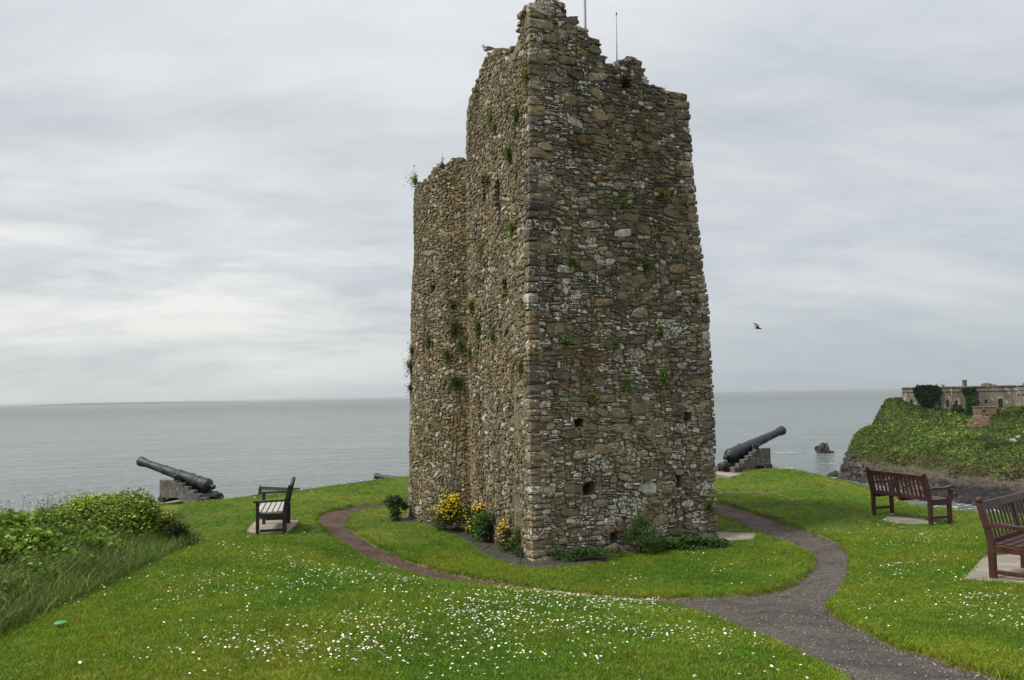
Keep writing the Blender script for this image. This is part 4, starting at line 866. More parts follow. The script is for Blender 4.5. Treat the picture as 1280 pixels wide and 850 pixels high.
# ------------------------------------------------------------ cannons
M_iron = simple('painted_iron', (.013, .016, .018), .55, 5, .45, 70, .35, .5).m
g = mat('weathered_carriage', .85, .25); n = g.noise(g.pos, 5, 6, .7)
c = g.mix(g.ramp(n, .32, .68), (.035, .033, .030), (.14, .132, .12)); c = g.mix(g.ramp(g.noise(g.pos, 11, 5, .7), .56, .68), c, (.30, .29, .265))
g.put(g.p.inputs['Base Color'], c); g.put(g.p.inputs['Normal'], g.bump(g.noise(g.pos, 35, 4, .7), .7, .01)); M_carr = g.m
M_carrd = simple('dark_carriage_timber', (.035, .033, .030), .85, 8, .4, 40, .6).m
PROF = [(0, 0), (.0, .04), (.03, .075), (.09, .09), (.15, .07), (.18, .055), (.22, .11), (.25, .20), (.29, .245), (.34, .26), (.38, .26), (.39, .238), (.66, .226), (.67, .24), (.72, .245), (.77, .24), (.78, .222), (1.46, .205), (1.47, .218), (1.52, .224), (1.57, .218), (1.58, .195), (2.16, .176), (2.17, .186), (2.2, .19), (2.23, .186), (2.24, .17), (2.88, .147), (2.89, .158), (2.93, .158), (2.94, .145), (3.08, .158), (3.18, .19), (3.26, .205), (3.33, .2), (3.35, .175), (3.35, .085), (3.0, .08), (3.0, 0)]
PROF = [(s_, r_ * .86 if r_ < .1 else .86 * (r_ * .6 + .4 * np.interp(s_, [0, .3, .8, 1.6, 2.3, 2.9, 3.05, 3.35], [.2, .235, .222, .195, .168, .146, .15, .18]))) for s_, r_ in PROF]
def make_cannon(label, x, y, z, rz, el=14., group='old cannons round the headland'):
    T = thing('cannon', label, 'cannon', (x, y, z), rz, group)
    M = Matrix.Translation((0, 0, .80)) @ Matrix.Rotation(-R(el), 4, 'Y') @ Matrix.Translation((-1.36, 0, 0))
    b = lathe_mesh(PROF, 28, 'x'); b.transform(M); B = add('barrel', b, M_iron, T)
    tr = lathe_mesh([(-.36, 0), (-.36, .075), (.36, .075), (.36, 0)], 14, 'z'); tr.transform(Matrix.Translation((0, 0, .78)) @ Matrix.Rotation(math.pi / 2, 4, 'X')); add('trunnion', tr, M_iron, B)
    poly = [(-1.32, 0), (-1.32, .24), (-1.08, .24), (-1.08, .38), (-.84, .38), (-.84, .52), (-.60, .52), (-.60, .66), (-.36, .66), (-.36, .80), (-.14, .80), (-.14, .93), (-.09, .93), (-.05, .88), (.05, .88), (.09, .93), (.62, .93), (.62, .10), (.56, 0), (.40, 0), (.34, .10), (.18, .18), (-.02, .21), (-.22, .18), (-.38, .10), (-.46, 0)]
    poly = [(a_, b_ * .78) for a_, b_ in poly]
    ck = prism_mesh(poly, .17, .008)
    bm = bmesh.new(); bm.from_mesh(ck); bmesh.ops.triangulate(bm, faces=[f for f in bm.faces if len(f.verts) > 4]); bm.to_mesh(ck); bm.free()
    for s in (-1, 1):
        c_ = add('cheek', ck, M_carr, T, loc=(0, s * .33, 0))
        for k in range(5): add('step_plate', box_mesh(.22, .175, .025, .006), M_carr, c_, loc=(-1.2 + .24 * k, 0, (.24 + .14 * k) * .78))
    add('front_transom', box_mesh(.16, .49, .40, .012, (.45, 0, .40)), M_carrd, T)
    add('bed', box_mesh(1.3, .48, .09, .012, (-.62, 0, .15)), M_carrd, T)
    add('quoin', prism_mesh([(-1.5, .19), (-.7, .19), (-.7, .24), (-1.2, .30), (-1.5, .30)], .28, .01), M_carrd, T)
    for xx in (-1.12, .5): add('axle_block', box_mesh(.24, .96, .17, .012, (xx, 0, .09)), M_carrd, T)
    add('cap_square', box_mesh(.2, .18, .03, .006, (0, -.33, .86)), M_iron, T); add('cap_square', box_mesh(.2, .18, .03, .006, (0, .33, .86)), M_iron, T)
    return T
def plinth(label, x, y, z, rz, sx=2.6, sy=1.5, t=.16, steps=None):
    T = add('stone_plinth', box_mesh(sx, sy, t, .02), M_conc, loc=(x, y, z), rot=(0, 0, rz), label=label, category='plinth'); return T
a = dirz(-3.24, 1.3); make_cannon('black cannon on a stepped grey carriage at the left cliff edge', -10.92, 26.0, -.66, a)
plinth('low stone plinth under the left cannon', -11.15, 26.1, -.86, a, 2.7, 1.4, .24)
a = dirz(2.5, 1.8); make_cannon('black cannon on a weathered stepped carriage right of the tower, pointing right', 8.02, 26.9, -.10, a, 13.5)
plinth('flat stone plinth under the cannon right of the tower', 7.7, 26.7, -.17, a, 3.4, 1.9, .19)
fc = make_cannon('cannon left of the tower below the far crest, only the top of its barrel showing', -4.0, 29.25, -1.12, dirz(-.87, .5), 6); fc.scale = (.75,) * 3
# ------------------------------------------------------------ poles on the tower
M_pole = simple('grey_metal', (.16, .16, .165), .5, 4, .2, 30, .1).m
o = add('flagpole', lathe_mesh([(0, 0), (0, .03), (4.4, .022), (4.4, 0)], 10), M_pole, loc=(1.60, 15.5, 7.3), label='grey pole rising behind the peak of the tower, cut off by the top edge', category='pole')
o.rotation_euler = (0, R(.6), 0)
T = thing('aerial', 'thin whip aerial standing behind the dip in the tower top', 'aerial', (2.14, 15.0, 7.2))
add('mast', lathe_mesh([(0, 0), (0, .016), (2.0, .012), (2.9, .006), (2.9, 0)], 8), M_pole, T, rot=(0, R(1.2), 0)); add('tip', lathe_mesh([(0, 0), (0, .012), (.04, .016), (.08, 0)], 8), M_pole, T, loc=(.06, 0, 2.88))
# carried by a timber beam across the ruin
add('roof_beam', bar_mesh((.1, 15.2, 7.22), (2.7, 15.5, 7.22), .16, .16), M_carrd, label='dark beam across the open top of the tower carrying the poles', category='beam')
# ------------------------------------------------------------ gulls
def skin_body(parts, name, m, parent):
    bm = bmesh.new()
    for (c, r, sc, rot) in parts:
        rr = bmesh.ops.create_icosphere(bm, subdivisions=2, radius=r)
        bmesh.ops.transform(bm, verts=rr['verts'], matrix=Matrix.Translation(c) @ Matrix.Rotation(rot, 4, 'Y') @ Matrix.Diagonal((*sc, 1)))
    me = bpy.data.meshes.new(name); bm.to_mesh(me); bm.free()
    o = add(name, me, m, parent)
    rm = o.modifiers.new('remesh', 'REMESH'); rm.mode = 'VOXEL'; rm.voxel_size = .012; rm.use_smooth_shade = True; return o
M_gw = simple('white_feathers', (.30, .30, .30), .7, 10, .15).m; M_gg = simple('grey_feathers', (.10, .105, .11), .7, 12, .25).m; M_beak = simple('beak', (.45, .28, .04), .5).m
T = thing('perched_bird', 'small grey bird perched on the left peak of the tower with its head down', 'bird', (-.36, 14.62, 9.16), R(180)); T.scale = (.48,) * 3; T.location.z += .03
skin_body([((0, 0, .15), .1, (1.75, .85, .85), R(14)), ((.14, 0, .23), .055, (1, .9, 1.5), R(-10)), ((.165, 0, .30), .048, (1.15, .95, .95), 0), ((-.19, 0, .13), .05, (1.9, .7, .4), R(8))], 'body', M_gw, T)
for s in (-1, 1):
    V = [(.1, s * .07, .2), (.02, s * .095, .24), (-.12, s * .09, .22), (-.32, s * .03, .16), (-.14, s * .095, .13), (.04, s * .1, .12), (.0, s * .075, .17)]
    V2 = [(x, y_ - s * .02, z) for x, y_, z in V]; n = 6
    add('wing', mesh_from('wing', V[:6] + V2[:6], [tuple(range(6)), tuple(range(11, 5, -1))] + [(i, i + 6, (i + 1) % 6 + 6, (i + 1) % 6) for i in range(6)]), M_gg, T)
    add('leg', bar_mesh((.02, s * .035, 0), (.01, s * .03, .09), .012, .012, (1, 0, 0), 0), M_beak, T)
add('beak', bar_mesh((.2, 0, .295), (.255, 0, .265), .016, .02, (0, 0, 1), .004), M_beak, T)
T = thing('flying_gull', 'small dark bird flying with raised wings over the sea, right of the tower', 'bird', (19.0, 60, 7.35), R(-15))
M_gd = simple('dark_feathers', (.035, .036, .04), .7).m
o = skin_body([((0, 0, 0), .07, (3.0, .9, .85), R(6)), ((.2, 0, -.02), .05, (1.3, 1, 1), 0), ((-.22, 0, .02), .06, (1.8, 1., .3), 0)], 'body', M_gd, T)
for s, zz in ((-1, .10), (1, .44)):
    V = [(.1, 0, .02), (.06, s * .28, zz * .6), (-.12, s * .55, zz), (-.34, s * .62, zz * 1.1), (-.16, s * .36, zz * .6), (-.1, 0, 0)]
    V2 = [(a_, b_, c_ - .02) for a_, b_, c_ in V]
    add('wing', mesh_from('wing', V + V2, [tuple(range(6)), tuple(range(11, 5, -1))] + [(i, i + 6, (i + 1) % 6 + 6, (i + 1) % 6) for i in range(6)]), M_gd, T)
# ------------------------------------------------------------ the island
IC = np.array([(105.6, 256.5, -26.5), (104.3, 247.1, -26.5), (104.5, 243.7, -26.5), (107, 231.5, -26.5), (108, 221.6, -26.5), (108.3, 196.8, -26.5), (110.8, 184.1, -26.5), (112.3, 169.7, -26.5), (120, 150, -26.5), (109.4, 263, -26.5),
               (106.4, 254.0, -22.2), (108.4, 256.0, -19.3), (111.7, 258.0, -13.3), (116.3, 258.0, -10.5), (123.3, 262.0, -8.4), (125.2, 264.0, -3.4), (128.0, 266.0, -0.9), (133.2, 268.0, -0.6), (109.3, 235.0, -22.2), (113.4, 244.0, -16.0), (110.8, 214.0, -22.2), (119.6, 232.0, -15.3), (130.5, 252.0, -6.9), (114.9, 203.0, -21.8), (126.9, 224.0, -15.0), (138.6, 244.0, -9.1), (123.7, 192.0, -21.3), (138.6, 214.0, -14.5), (158.1, 243.0, -5.0), (152.4, 250.0, -5.8), (139.4, 254.0, -5.6),
               (123.6, 260, -8.6), (121, 257, -10.2), (124.4, 262, -7.5), (125.6, 262.5, -3.6), (126.8, 263, -2.1), (128.5, 263, -1.8), (127, 259, -6), (145, 262, -3.2), (160, 262, -3), (180, 262, -3), (155, 290, -4), (137, 280, -4), (126, 275, -14), (117, 268, -19), (113, 266, -24), (140, 300, -18), (160, 315, -18), (190, 300, -8), (150, 180, -19), (175, 215, -10), (140, 165, -23), (200, 240, -6), (200, 180, -14), (175, 170, -20)])
COAST = smooth_poly([(110.5, 264), (106.5, 259), (105.6, 256.5), (104.3, 247.1), (105.5, 238), (107, 231.5), (108, 221.6), (107.6, 208), (108.3, 196.8), (110.8, 184.1), (112.3, 169.7), (120, 152), (150, 140), (230, 140), (230, 335), (150, 335), (131, 300), (120, 277)], 1)
IX = IC[:, :2] / 30.; nI = len(IC); dI = np.linalg.norm(IX[:, None] - IX[None], axis=2)
KI = np.where(dI > 0, dI * dI * np.log(dI + 1e-12), 0) + .0006 * np.eye(nI); PI_ = np.c_[np.ones(nI), IX]
WI = np.linalg.solve(np.block([[KI, PI_], [PI_.T, np.zeros((3, 3))]]), np.r_[IC[:, 2], 0, 0, 0])
def iz(x, y):
    x = np.asarray(x, float); y = np.asarray(y, float); o = WI[-3] + WI[-2] * x / 30 + WI[-1] * y / 30
    for (a, b), w in zip(IX, WI[:-3]): r2 = (x / 30 - a) ** 2 + (y / 30 - b) ** 2 + 1e-12; o = o + w * .5 * r2 * np.log(r2)
    o = np.minimum(o, -1.) - 1.6 * sstep(-17, -21, o) * (1 - np.abs(vnoise(x, y, .22, 97, 4)) * 2.2) + .4 * vnoise(x, y, .12, 91, 4) + .35 * vnoise(x, y, .7, 92, 2)
    d = -sdf(COAST, x, y) + 1.2 * vnoise(x, y, .2, 94, 3)
    cl = np.clip(-28.5 + 9.5 * np.maximum(d, 0) ** .8 + 3.4 * vnoise(x, y, .35, 95, 4), -30, 50)
    # sheer headland at the western point
    w = sstep(262, 250, y) * 0
    return np.minimum(o, np.where(d > 0, cl, -30))
g = mat('island_ground', .95, .15)
gn = g.new('ShaderNodeNewGeometry'); nz = g.new('ShaderNodeSeparateXYZ', {0: gn.outputs['Normal']}).outputs[2]; z_ = g.new('ShaderNodeSeparateXYZ', {0: g.pos}).outputs[2]
gr = g.mix(g.ramp(g.noise(g.pos, .09, 5, .6), .35, .65), (.045, .08, .016), (.09, .12, .026)); gr = g.mix(g.ramp(g.noise(g.pos, .8, 5, .7), .35, .7), g.mix(1., gr, (.55, .6, .6), 'MULTIPLY'), gr)
gr = g.mix(g.ramp(g.noise(g.pos, .22, 4, .6), .60, .72), gr, (.13, .10, .06))
rk = g.mix(g.ramp(g.noise(g.vmap(g.pos, (1, 1, 2.2)), .8, 6, .7), .3, .72), (.018, .016, .014), (.17, .14, .105))
rk2 = g.mix(g.ramp(g.noise(g.vmap(g.pos, (1, 1, 3)), .5, 6, .7), .35, .75), (.010, .010, .010), (.055, .05, .045))
zz = g.math('ADD', z_, g.math('MULTIPLY', g.noise(g.pos, .3, 4, .6), 5.))
c = g.mix(g.ramp(zz, -17.4, -18.4), gr, rk); c = g.mix(g.ramp(zz, -19.0, -20.6), c, rk2); c = g.mix(g.ramp(nz, .40, .28), c, rk)
g.put(g.p.inputs['Base Color'], c); g.put(g.p.inputs['Normal'], g.bump(g.noise(g.pos, 1.2, 6, .75), 1., .8)); M_isl = g.m
add('island', grid_mesh('island', axis([(98, 165, .6), (165, 235, 2)]), axis([(140, 280, .7), (280, 340, 2)]), iz, smooth=False), M_isl, kind='structure')
n = 260000; x = rng.uniform(100, 185, n); y = rng.uniform(160, 275, n); z = iz(x, y); e = .6
sl = np.hypot(iz(x + e, y) - z, iz(x, y + e) - z) / e
k = (z > -20.4 + 2.0 * vnoise(x, y, .25, 5, 4)) & (sl < 2.6) & (x < .70 * y + 6) & (z < -1.2); x, y, z = x[k], y[k], z[k]; n = len(x); v = vnoise(x, y, .12, 33, 4); v2 = vnoise(x, y, .6, 34, 2)
P = np.c_[x, y, z + rng.uniform(-.1, .35, n)]
c = tints(n, (.078, .118, .026), .4, (.19, .20, .075), .08) * (1.05 + 1.1 * v + .5 * v2)[:, None]; br_ = (sstep(-17., -20., z + 2 * v2) * .85)[:, None]; c = np.clip(c * (1 - br_) + np.array([(.13, .10, .065)]) * br_, .008, .3)
add('island_scrub', mesh_from('island_scrub', *leaves(P, rng.uniform(.25, .62, n) * (1 + .5 * (v > .2)), c, .8, .5)), M_leaf, kind='stuff')
n = 900; i = rng.integers(0, len(COAST), n); t = rng.uniform(0, 1, n)[:, None]; p = COAST[i] * (1 - t) + np.roll(COAST, -1, 0)[i] * t; x, y = p[:, 0] + rng.uniform(-.8, 3.5, n), p[:, 1] + rng.normal(0, .8, n)
k = (y > 160) & (y < 268) & (x < 140); x, y = x[k], y[k]; n = len(x); s_ = rng.uniform(.4, 1.5, n)
z = np.maximum(iz(x, y), SEA - .4); cc = tints(n, (.024, .022, .020), .5, (.055, .047, .038), .25)
V_, F2, C2 = chips(x, y, z, s_, cc, 1.1); V_ = V_ + rng.normal(0, .18, V_.shape)
add('shore_rocks', mesh_from('shore_rocks', V_, F2, C2), M_chip, kind='stuff')
# pale boulders on its slope
M_bould = simple('pale_rock', (.26, .24, .21), .9, .8, .4, 3, .9, dist=.3).m
def boulder_mesh(r, seed, flat=.8, sub=2, amp=.35, freq=1.3):
    bm = bmesh.new(); bmesh.ops.create_icosphere(bm, subdivisions=sub, radius=r)
    for v in bm.verts:
        q = v.co.normalized(); v.co = q * r * (1 + amp * mn.noise(q * freq + Vector((seed, 0, 0))) + amp * .5 * mn.noise(q * freq * 3 + Vector((seed, 4, 0)))); v.co.z *= flat
    me = bpy.data.meshes.new('boulder'); bm.to_mesh(me); bm.free(); return me
for i, (x, y, r, lab) in enumerate([(139.5, 220, 1.0, 'largest pale boulder in the middle of the island slope, below the fort'), (142.5, 222, .7, 'pale boulder to the right of the largest one on the island slope'), (146, 224, .8, 'rightmost pale boulder of the group on the island slope'), (158.8, 240, 1.0, 'pale boulder high on the slope at the right end of the fort')]):
    add('boulder', boulder_mesh(r, i * 7.), M_bould, loc=(x, y, float(iz(x, y)) + r * .25), label=lab, category='boulder')
M_drock = simple('dark_sea_rock', (.040, .036, .032), .9, .6, .5, 3, 1., dist=.4).m
me = boulder_mesh(2.9, 3.3, 1.1, 4, .5, 1.3)
for v in me.vertices: v.co.x += max(0, -v.co.z) * .12; v.co.z += .9 * mn.noise(v.co * .5)
add('sea_rock', me, M_drock, loc=(138.6, 353, SEA + 1.1), label='dark rock stack standing alone in the sea right of the cannon', category='rock')
add('sea_rock', boulder_mesh(1.1, 8., .6, 3), M_drock, loc=(141.9, 352.6, SEA + .3), label='small low rock at the foot of the sea stack', category='rock')
for i, (x, y, r, lab) in enumerate([(104.5, 249, 2.6, 'black rock at the foot of the island point, leftmost'), (103.8, 256, 1.9, 'small black rock in the surf off the island point'), (106.5, 240, 2.2, 'black rock at the waterline right of the island point')]):
    add('sea_rock', boulder_mesh(r, i * 5. + 2, .8, 3), M_drock, loc=(x, y, SEA + .4), label=lab, category='rock')
# surf round the rocks: ragged thin foam
g = mat('foam', .7, .3); g.put(g.p.inputs['Base Color'], (.62, .66, .66)); M_foam = g.m
bm = bmesh.new()
def foam(cx, cy, rx, ry, n, s):
    for _ in range(n):
        a = rnd.uniform(0, 6.28); r = rnd.random() ** .5; px, py = cx + rx * r * math.cos(a), cy + ry * r * math.sin(a); q = s * rnd.uniform(.3, 1.); ph = rnd.random() * 6
        vs = [bm.verts.new((px + q * 2.2 * math.cos(ph + j * 1.047) * rnd.uniform(.4, 1), py + q * .9 * math.sin(ph + j * 1.047) * rnd.uniform(.4, 1), SEA + .06 + rnd.random() * .04)) for j in range(6)]
        bm.faces.new(vs)
for i in range(len(COAST) - 1):
    p, q = COAST[i], COAST[i + 1]
    if 165 < p[1] < 265 and p[0] < 130:
        for _ in range(int(np.linalg.norm(q - p) * 1.2)): t = rnd.random(); foam(p[0] + (q - p)[0] * t - .9, p[1] + (q - p)[1] * t, 1.0, .8, 1, .55)
foam(100.5, 255, 4, 3.5, 50, .7); foam(124, 357, 7, .8, 36, .7); foam(120, 300, 3, 2, 12, .5); foam(137, 341, 7, .6, 8, .5); foam(133, 352, 2, 1, 6, .6); foam(128, 250, 3, 2, 0, .5); foam(103, 205, 3.5, 6, 16, .5); foam(103, 188, 4, 6, 14, .5)
me = bpy.data.meshes.new('foam'); bm.to_mesh(me); bm.free(); add('surf_foam', me, M_foam, kind='stuff')
# far coast on the horizon
xs = np.linspace(-9400, -5200, 60); V = []; F_ = []
for i, x in enumerate(xs):
    t = (x + 9400) / 4200; h = 24 * math.sin(math.pi * t) ** .7 + 10 * max(0, math.sin(6 * t + .5)) * math.sin(math.pi * t); V += [(x, 14500, SEA), (x, 14900, SEA + h * 1.5), (x, 16500, SEA)]
for i in range(len(xs) - 1): a = i * 3; F_ += [(a, a + 3, a + 4, a + 1), (a + 1, a + 4, a + 5, a + 2)]
add('distant_coast', mesh_from('coast', V, F_), simple('far_land', (.05, .07, .05), .9, .001).m, kind='structure')
# ------------------------------------------------------------ the fort on the island
g = mat('fort_masonry', .9, .2); v = g.vmap(g.pos, (1, 1, .35))
c = g.mix(g.ramp(g.noise(v, .35, 5, .65), .35, .65), (.095, .083, .068), (.165, .148, .122)); c = g.mix(g.ramp(g.noise(v, .9, 5, .7), .54, .66), c, (.42, .40, .35))
c = g.mix(g.ramp(g.noise(v, .5, 4, .6), .6, .7), c, (.16, .09, .035)); c = g.mix(g.ramp(g.noise(v, 1.6, 4, .7), .55, .7), c, (.06, .06, .05))
g.put(g.p.inputs['Base Color'], c); g.put(g.p.inputs['Normal'], g.bump(g.noise(g.pos, 1.6, 5, .7), .6, .15)); M_fort = g.m
g = mat('fort_brick', .9, .2); c = g.mix(g.ramp(g.noise(g.pos, .7, 5, .65), .35, .68), (.105, .068, .045), (.19, .135, .09)); c = g.mix(g.ramp(g.noise(g.pos, 1.3, 5, .7), .58, .68), c, (.34, .30, .24))
g.put(g.p.inputs['Base Color'], c); g.put(g.p.inputs['Normal'], g.bump(g.noise(g.pos, 2.5, 5, .7), .8, .2)); M_fbr = g.m
g = mat('dark_glass', .3, .4); g.put(g.p.inputs['Base Color'], (.012, .013, .014)); M_fwin = g.m
M_turf = simple('turf_roof', (.075, .085, .035), .95, .6, .4, 3, .9, dist=.3).m
FO = Vector((131.5, 262, 0)); FORT = thing('island_fort', 'long low ruined stone fort on top of the island, hung with ivy', 'fort', (131.5, 262, -5))
def wall_open(name, p0, p1, z0, z1, ops, m, th=1.2, pname='wall'):
    """wall from p0 to p1 (plan), outer face towards the viewer; ops: (s0, s1, zb, zt, arched) openings with reveals and a dark pane set back"""
    p0 = Vector((*p0, 0)); p1 = Vector((*p1, 0)); d = p1 - p0; L = d.length; d /= L; nrm = Vector((d.y, -d.x, 0))
    ss = sorted({0., L, *[o[0] for o in ops], *[o[1] for o in ops]}); zs = sorted({z0, z1, *[o[2] for o in ops], *[o[3] for o in ops]})
    V = []; F_ = []
    def q(*pts): i = len(V); V.extend([tuple(p0 + d * s - nrm * t + Vector((0, 0, z)) - FORT.location) for s, t, z in pts]); F_.append(tuple(range(i, i + len(pts))))
    for a, b in zip(ss[:-1], ss[1:]):
        for c_, e in zip(zs[:-1], zs[1:]):
            if any(o[0] <= a and b <= o[1] and o[2] <= c_ and e <= o[3] for o in ops): continue
            q((a, 0, c_), (b, 0, c_), (b, 0, e), (a, 0, e))
    for a, b, c_, e, ar in ops:
        dp = .55
        q((a, 0, c_), (a, dp, c_), (a, dp, e), (a, 0, e)); q((b, 0, c_), (b, 0, e), (b, dp, e), (b, dp, c_)); q((a, 0, c_), (b, 0, c_), (b, dp, c_), (a, dp, c_)); q((a, 0, e), (a, dp, e), (b, dp, e), (b, 0, e))
        if ar:
            w = b - a
            for sgn in (0, 1):
                pts = [(a, -.005, e - w * .5)] + [(a + w / 2 - w / 2 * math.cos(t_), -.005, e - w * .5 + w * .5 * math.sin(t_)) for t_ in np.linspace(.25, 1.57, 5)] + [(a, -.005, e + .01)]
                if sgn: pts = [(2 * a + w - s_, t_, z_) for s_, t_, z_ in pts][::-1]
                q(*pts)
    q((0, th, z0), (0, th, z1), (L, th, z1), (L, th, z0)); q((0, 0, z1), (L, 0, z1), (L, th, z1), (0, th, z1)); q((0, 0, z0), (0, 0, z1), (0, th, z1), (0, th, z0)); q((L, 0, z0), (L, th, z0), (L, th, z1), (L, 0, z1))
    w_ = add(pname, mesh_from('wall', V, F_), m, FORT)
    for a, b, c_, e, ar in ops:
        V = [tuple(p0 + d * s - nrm * t + Vector((0, 0, z)) - FORT.location) for t in (.5, .54) for s, z in ((a, c_), (b, c_), (b, e), (a, e))]
        add('door' if ar and e - c_ > 2.5 else 'window', mesh_from('pane', V, [(0, 1, 2, 3), (7, 6, 5, 4), (0, 4, 5, 1), (1, 5, 6, 2), (2, 6, 7, 3), (3, 7, 4, 0)]), M_fwin, w_)
    return p0, d, nrm, L
P = [(130.3, 262.3), (134.4, 258.0), (159.8, 250.2), (172, 239.0)]
Lm = math.dist(P[1], P[2])
def sx(px): # distance along the long wall of a sight line through that column: calibrated once
    return px
zt = 2.25
wall_open('w', P[0], P[1], -6.5, zt, [(2.4, 3.2, -3.2, -1.4, True)], M_fort)
def fs(px):
    # plan distance along wall P1-P2 for column px of the photograph (976 px focal length)
    p0, p1 = np.array(P[1]), np.array(P[2]); k = (px - 640 + .0201 * 70) / 976 * 1.0; d = p1 - p0
    t = (k * p0[1] - p0[0]) / (d[0] - k * d[1]); return t * Lm
def zp(py, px=1200): return 2.6 - (py - (494 - .0201 * (px - 640))) / 976 * 254
ops = []
for px, pw, y0, y1, ar in [(1169, 3.6, 499.5, 508, 1), (1179.3, 3.6, 500, 509, 1), (1190.5, 4.4, 500.5, 508.5, 1), (1216.8, 2.8, 490, 492.6, 0), (1217.6, 3., 500.3, 505, 0), (1227.3, 3.8, 500, 504.3, 0), (1245.3, 6., 498, 510, 1), (1263.2, 3.4, 499.2, 503.6, 0)]:
    ops.append((fs(px - pw / 2), fs(px + pw / 2), zp(y1, px), zp(y0, px), bool(ar)))
wall_open('w', P[1], P[2], -7.5, zt, ops, M_fort)
wall_open('w', P[2], P[3], -7.5, zt, [(1.2 + 1.1 * k, 1.6 + 1.1 * k, -.9, -.2, False) for k in range(4)] + [(3.0 + 3 * k, 3.8 + 3 * k, -3.4, -2.5, False) for k in range(3)], M_fort)
def string(p0, p1, z, h, out, name, m):
    p0 = Vector((*p0, z)); p1 = Vector((*p1, z)); d = (p1 - p0).normalized(); n = Vector((d.y, -d.x, 0)); me = bar_mesh(p0 + n * (out / 2 - .35) - FORT.location, p1 + n * (out / 2 - .35) - FORT.location, .7 + out, h, bevel=.03); add(name, me, m, FORT)
for a, b in zip(P[:-1], P[1:]): string(a, b, zt - 1.25, .22, .22, 'string_course', M_fort); string(a, b, zt + .14, .3, .3, 'parapet_coping', M_fort)
# turfed roof behind the parapet
V = [(p[0], p[1], zt + .32) for p in P] + [(178, 262, zt + .3), (165, 285, zt + .2), (152, 288, zt + .2), (140, 275, zt + .2)]; V = [tuple(Vector(v) - FORT.location) for v in V]
V += [(v[0], v[1], v[2] - 9) for v in V]; n = 8
me = mesh_from('roof', V, [tuple(range(n)), tuple(range(2 * n - 1, n - 1, -1))] + [(i, i + n, (i + 1) % n + n, (i + 1) % n) for i in range(3, n)])
add('turf_roof', me, M_turf, FORT)
def fpt(px, back=0., z=0.): s = fs(px); p0 = Vector((*P[1], 0)); d = (Vector((*P[2], 0)) - p0).normalized(); n = Vector((d.y, -d.x, 0)); return p0 + d * s - n * back + Vector((0, 0, z)) - FORT.location
p = fpt(1204.3, 2.5, zt); c_ = add('chimney', box_mesh(1.1, .9, 2.2, .05, (0, 0, 1.1)), M_fort, FORT, loc=p); add('chimney_cap', box_mesh(1.4, 1.2, .25, .05, (0, 0, 2.25)), M_fort, c_)
add('roof_stub', box_mesh(.7, .7, .8, .05, (0, 0, .4)), M_fort, FORT, loc=fpt(1176.5, 2., zt + .2)); add('roof_stub', box_mesh(.8, .8, .7, .05, (0, 0, .4)), M_fort, FORT, loc=fpt(1279, 2., zt + .2))
me = boulder_mesh(1.9, 4., .55, 3, .2); add('turf_mound', me, M_turf, FORT, loc=fpt(1234.5, 5, zt + .2)); add('turf_mound', boulder_mesh(1.4, 9., .3, 3, .2), M_turf, FORT, loc=fpt(1242, 5, zt + .3))
# brick bastion with the scar of bare rock below
cb = fpt(1220, -1.6, 0) + FORT.location
V = []; F_ = []; n = 9; zs_ = (-8.0, -4.05, -3.9); base = fpt(1221, 0, 0) + FORT.location
dW = (Vector((*P[2], 0)) - Vector((*P[1], 0))).normalized(); nW = Vector((dW.y, -dW.x, 0))
me = prism_mesh([(-3.6, -9.), (3.3, -9.), (3.0, -4.2), (-3.2, -4.2)], 3.4, .05); add('bastion', me, M_fbr, FORT, loc=fpt(1219, -1.6, 5 - 5), rot=(0, 0, math.atan2(dW.y, dW.x)))
b_ = [o_ for o_ in bpy.data.objects if o_.name == 'bastion'][0]; b_.location = fpt(1219, -4.6, 0)
add('bastion_coping', box_mesh(6.9, 3.8, .3, .05), M_fbr, FORT, loc=fpt(1219, -4.6, -4.1), rot=(0, 0, math.atan2(dW.y, dW.x)))
w_ = add('window', box_mesh(.9, .5, .8, .03), M_fwin, b_, loc=(-.4, -1.52, -5.3))
me = boulder_mesh(4.3, 12., 1.15, 4, .25); add('rock_scar', me, simple('bare_brown_rock', (.14, .10, .062), .95, .9, .45, 2.5, 1., dist=.5).m, loc=(142.4, 239.5, -11.3), label='bare brown rock face below the brick bastion of the fort', category='rock')
bpy.data.objects['rock_scar'].scale = (1, .55, 1)
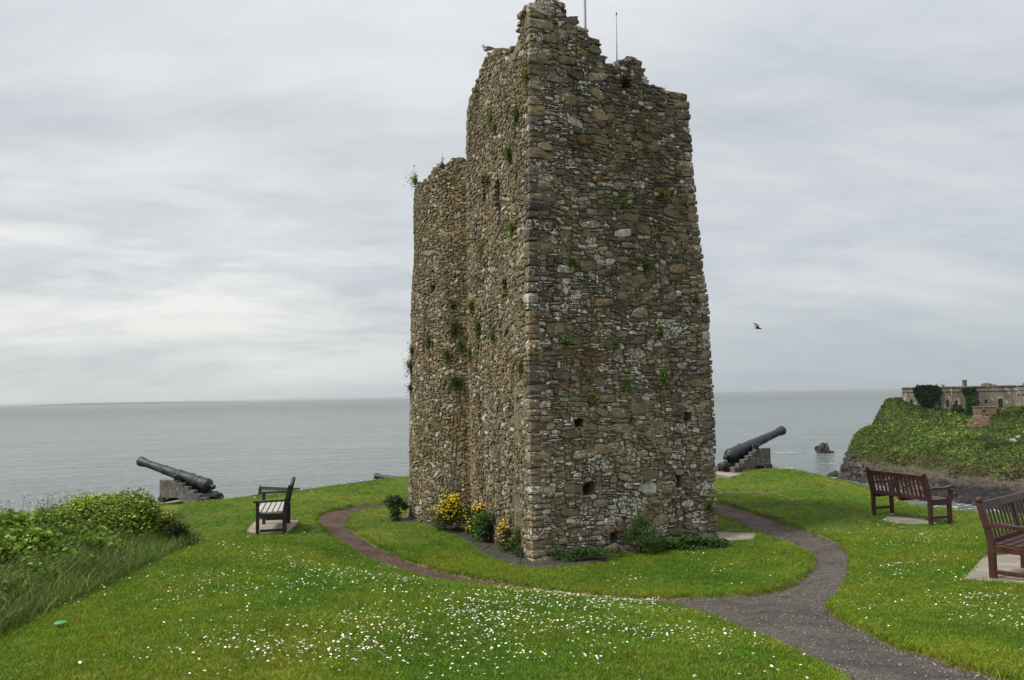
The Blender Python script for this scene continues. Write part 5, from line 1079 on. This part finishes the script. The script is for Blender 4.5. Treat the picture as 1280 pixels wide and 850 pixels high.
# ivy on the fort
def ivy(label, px, w, z0, z1, n, base, fn):
    d = dW; p = fpt(px, -.3, 0) + FORT.location; T = thing('fort_ivy', label, 'ivy', p)
    s = rng.uniform(-1, 1, n); t = rng.uniform(0, 1, n); k = np.abs(s) < fn(t); s, t = s[k], t[k]; n = len(s)
    dep = .3 + 1.2 * np.sqrt(np.clip(1 - (s / np.maximum(fn(t), .01)) ** 2, 0, 1)) * rng.uniform(.6, 1, n) * np.sin(np.pi * np.clip(t, .08, .95))
    if z0 < -9: dep = dep + 7.5 * (1 - t) ** 2 * (t < .75)
    Q = np.outer(s * w / 2, np.array(d)) + np.outer(dep, np.array(nW)); Q[:, 2] = z0 + (z1 - z0) * t + rng.normal(0, .1, n)
    add('leaves', mesh_from('ivy', *leaves(Q, rng.uniform(.4, .8, n), tints(n, base, .3), .9, .3, nrm=np.array(nW))), M_leaf, T)
    s0 = np.c_[np.outer(rng.uniform(-.2, .2, 12) * w, np.array(d))[:, :2], np.full(12, z0)] + np.array(nW) * .1; s1 = s0.copy(); s1[:, 2] = z1 - 1
    add('stems', mesh_from('stems', *stems(s0, s1, .1, tints(12, (.05, .045, .03)))), M_leaf, T)
ivy('large dark dome of ivy covering the left part of the island fort', 1154, 7.8, -4.3, 2.9, 5200, (.014, .040, .012), lambda t: np.clip(.22 + .82 * np.sin(np.clip(t * 1.15, 0, 1) * 1.57), 0, 1) * np.where(t > .9, .8, 1))
ivy('tall hanging sheet of ivy in the middle of the fort wall', 1206, 4.6, -9.5, 1.8, 6500, (.026, .062, .014), lambda t: .62 + .25 * np.sin(t * 7) + .1 * t)
ivy('low green mound of ivy at the foot of the fort wall, below the third window', 1190, 3.6, -6.2, -3.6, 1500, (.035, .065, .016), lambda t: np.clip(1.1 - .6 * t, 0, 1))
# ------------------------------------------------------------ sea haze
me = box_mesh(64000, 64000, 1, 0); 
for v in me.vertices: v.co.z = 13.5 if v.co.z > 0 else -27.
hz = add('haze', me, kind='stuff'); m = bpy.data.materials.new('haze_air'); m.use_nodes = True; t = m.node_tree; t.nodes.clear()
o = t.nodes.new('ShaderNodeOutputMaterial'); p = t.nodes.new('ShaderNodeVolumePrincipled'); p.inputs['Color'].default_value = (.60, .64, .66, 1); p.inputs['Density'].default_value = 5.5e-5; p.inputs['Anisotropy'].default_value = 0.
t.links.new(p.outputs[0], o.inputs['Volume']); me.materials.append(m)
